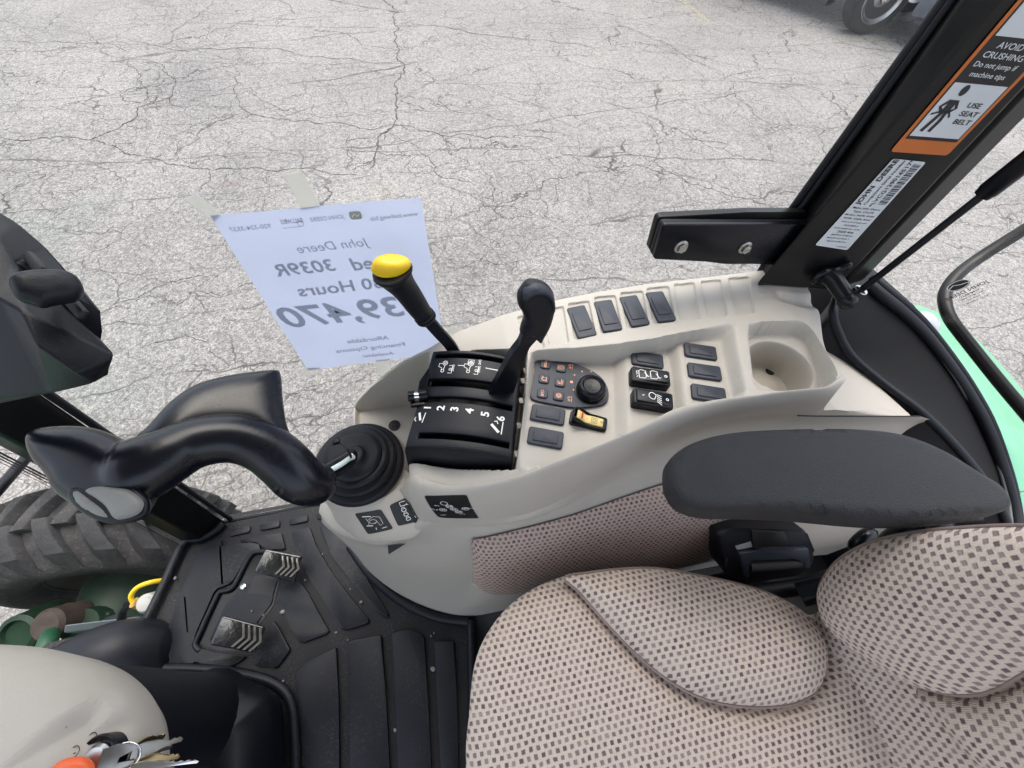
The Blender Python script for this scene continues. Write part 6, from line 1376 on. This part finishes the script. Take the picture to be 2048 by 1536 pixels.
for s in (-1, 1): plate('fog_light', Fr(tw(.968, wd/2+s*.62, .46), -tF_.ey, tF_.ez), rrect(.20, .09, .02), 0, .01, .003, M['dark'], tk)
box('mud_flap', Fr(tw(-.56, .02, .35), tF_.ey, tF_.ez), .26, .35, .012, .004, M['rubber'], tk)
tube('axle', [tw(0, 0, RT_), tw(0, 1.65, RT_)], .06, M['dark'], tk, 12)
# ---------------------------------------------------------------- labels on the rear pillar
lab_y = .372
# the pillar's decal face runs from edge eC forward to eB2; build the label plane from those edges
LP = (FACE[0]+FACE[1]*.0010, FACE[1])
def lpix(px, py): return P(px, py, pl=LP)
def quad_frame(q):
    w = [lpix(*c) for c in q]; return Fr(sum(w)/4, w[1]-w[0]+w[2]-w[3], w[0]-w[3]+w[1]-w[2]), w
def bil4(w, s, t): return (w[0]*(1-s)+w[1]*s)*(1-t)+(w[3]*(1-s)+w[2]*s)*t
def qtext(name, s, w, s0, t0, size, mat, parent, al='CENTER', rot=False, bold=.015, sx=1.0, dz=.0010, at=None, sy=1.0):
    a = bil4(w, s0, t0) if at is None else lpix(*at); ex = bil4(w, s0+.05, t0)-bil4(w, s0-.05, t0); ey = bil4(w, s0, t0-.05)-bil4(w, s0, t0+.05)
    if rot: ex, ey = ey, -ex
    # sheared frame: letters follow the label's own edges
    n_ = unit(np.cross(ex, ey)); o = text(name, s, Fr(a, ex, ey), size, mat, parent, al, bold)
    e1, e2 = unit(ex), unit(ey); p_ = a+LP[1]*dz
    o.matrix_basis = Matrix([[e1[i]*sx, e2[i]*sy, n_[i], p_[i]] for i in range(3)]+[[0, 0, 0, 1]]); return o
def qpatch(name, w, s0, s1, t0, t1, mat, parent, dz, r=.0):
    c = [bil4(w, a, b)+LP[1]*dz for a, b in ((s0, t0), (s1, t0), (s1, t1), (s0, t1))]; F = Fr(sum(c)/4, c[1]-c[0], c[0]-c[3])
    return plate(name, F, rpoly(F.l(np.array(c))[:, :2], max(r, .0004)), -.0003, 0, 0, mat, parent)
# warning decal: orange border, black and white panels
wd4 = [lpix(*c) for c in ((2046, -85), (2140, -85), (1893, 309), (1779, 303))]
wdq = [lpix(1967, 8), lpix(2083, 20), lpix(1893, 310), lpix(1780, 304)]
d1 = unit(lpix(1780, 303)-lpix(2036, 0)); wl_ = .30; w = [lpix(1780, 303)-d1*wl_, lpix(1894, 311)-d1*wl_, lpix(1894, 311), lpix(1780, 303)]
dec = qpatch('warning_decal', w, 0, 1, 0, 1, M['orange'], rp, .0004, .004)
def tpos(px, py):     # how far down the decal a pixel lies
    v = lpix(px, py)-w[3]; return 1-np.dot(v, -d1)/wl_
t_w1, t_w2 = tpos(1812, 270), tpos(1908, 164); t_b2 = tpos(1985, 70)
qpatch('decal_black_panel', w, .06, .94, 0, t_w1+.012, M['sticker'], dec, .0007)
qpatch('decal_white_panel', w, .085, .915, t_w2, t_w1, M['label'], dec, .0010); qpatch('decal_white_panel', w, .085, .915, -.0+.02, t_b2, M['label'], dec, .0010)
ww = np.linalg.norm(w[1]-w[0]); tb_ = t_w1-t_w2
for k, (s, q) in enumerate((('USE', (1947, 211)), ('SEAT', (1936, 228)), ('BELT', (1922, 244)))): qtext('decal_text', s, w, .66, .8, ww*.155, M['ink'], dec, sx=.85, dz=.0014, bold=.02, at=q, sy=.58)
tb2 = t_w2-t_b2
for k, (s, z_, q) in enumerate((('AVOID', .155, (2021, 93)), ('CRUSHING', .155, (2006, 113)), ('Do not jump if', .135, (1989, 132)), ('machine tips', .135, (1974, 151)))): qtext('decal_text', s, w, .52, .5, ww*z_, M['label'], dec, sx=.80, dz=.0011, bold=.012, at=q, sy=.60)
# seat belt figure
fo = bil4(w, .30, (t_w1+t_w2)/2); fx = unit(w[1]-w[0]); fy = -d1; kf = ww*.9
def fig(lines, wd_, nm):
    V = []; Fc = []
    for L in lines:
        L = np.array(L, float)*kf; t = np.gradient(L, axis=0); t /= np.linalg.norm(t, axis=1)[:, None]; nr = np.stack([-t[:, 1], t[:, 0]], 1)*wd_*kf/2; b = len(V)
        for p, q in zip(L, nr):
            for r in (p+q, p-q): V.append(fo+fx*r[0]+fy*r[1]+LP[1]*.0014)
        Fc += [(b+2*i, b+2*i+1, b+2*i+3, b+2*i+2) for i in range(len(L)-1)]
    return mesh(nm, V, Fc, M['ink'], dec, smooth=False)
fig([[(.0, .16), (.0, .08), (.0, .0)]], .14, 'figure_torso'); fig([[(-.06, .15), (-.15, .06), (-.06, -.01)], [(.06, .15), (.14, .05), (.06, -.01)]], .05, 'figure_arms'); fig([[(-.03, 0), (-.07, -.14), (-.12, -.30)], [(.03, 0), (.05, -.14), (.02, -.30)]], .065, 'figure_legs'); fig([[(-.20, -.05), (-.05, .0), (.08, .0), (.16, -.08)]], .03, 'figure_belt')
V = [fo+fx*(a*kf)+fy*(b*kf)+LP[1]*.0014 for a, b in circ(.02, .29, .062, 18, ry=.075)[:-1]]; mesh('figure_head', V, [tuple(range(18))], M['ink'], dec, smooth=False)
fo = bil4(w, .5, t_b2*.5+.01); fig([[(-.30, -.20), (-.05, -.06), (.1, .0)], [(-.05, -.15), (.15, .1), (.2, .3)], [(-.2, -.1), (.05, .05), (.3, .15)]], .06, 'figure_falling')
# serial number plate
sp = [lpix(1786, 317), lpix(1852, 324), lpix(1694, 500), lpix(1630, 490)]
spl = qpatch('serial_plate', sp, 0, 1, 0, 1, M['label'], rp, .0004, .003)
pw_ = np.linalg.norm(sp[1]-sp[0]); ph_ = np.linalg.norm(sp[3]-sp[0])
qtext('plate_text', 'JOHN  DEERE', sp, .13, .235, pw_*.20, M['ink'], spl, rot=True, bold=.03, sx=1.05)
qtext('plate_text', 'Component Serial Number', sp, .35, .235, pw_*.115, M['ink'], spl, rot=True)
qtext('plate_text', '*LVCG129014517*', sp, .57, .235, pw_*.17, M['ink'], spl, rot=True, sx=1.0)
x = 0.03; k = 0
while x < .44:
    b_ = (.006, .012, .006, .018, .009)[k % 5]; qpatch('barcode_bar', sp, .70, .93, x, x+b_*.62, M['ink'], spl, .0008); x += b_*.62+(.007, .005, .010)[k % 3]; k += 1
for k, (s, z_) in enumerate((('Make: John Deere', .125), ('Type: CG129', .125), ('Models: 3033R, 3038R,', .11), ('3039R, 3045R, 3046R', .11), ('Tested in accordance with:', .085), ('ISO12003-2', .10), ('OECD APPROVAL NUMBER', .085), ('7/S/0 456', .155), ('DEERE & COMPANY', .095), ('MOLINE, ILLINOIS, USA', .09), ('MADE IN MEXICO', .09))):
    qtext('plate_text', s, sp, .5, .505+.041*k, pw_*z_, M['ink'], spl, bold=.012, sy=.62)
qtext('plate_text', 'LVU34152', sp, .75, .97, pw_*.09, M['ink'], spl, sy=.6)
# ---------------------------------------------------------------- lettering to plain meshes
bpy.context.view_layer.update()
dg = bpy.context.evaluated_depsgraph_get()
for o in [o for o in bpy.data.objects if o.type == 'FONT']:
    me = bpy.data.meshes.new_from_object(o.evaluated_get(dg), depsgraph=dg); nm = o.name.split('.')[0]
    n_ = bpy.data.objects.new(nm, me); C.objects.link(n_)
    if not me.materials: me.materials.append(o.data.materials[0])
    n_.parent = o.parent; n_.matrix_parent_inverse = o.matrix_parent_inverse.copy(); n_.matrix_basis = o.matrix_basis.copy()
    DRAPE = [(n_ if d[0] == o else d[0], d[1], d[2]) for d in DRAPE]
    bpy.data.objects.remove(o)
# stickers follow the moulding they are stuck to
for o, ez, off in DRAPE:
    W = world_of(o); Wi = W.inverted(); e = Vector(ez)
    for v in o.data.vertices:
        w_ = W @ v.co; q, n_, i_, d_ = CT.ray_cast(w_+e*.03, -e)
        if q is not None and d_ < .06: v.co = Wi @ (q+e*off)
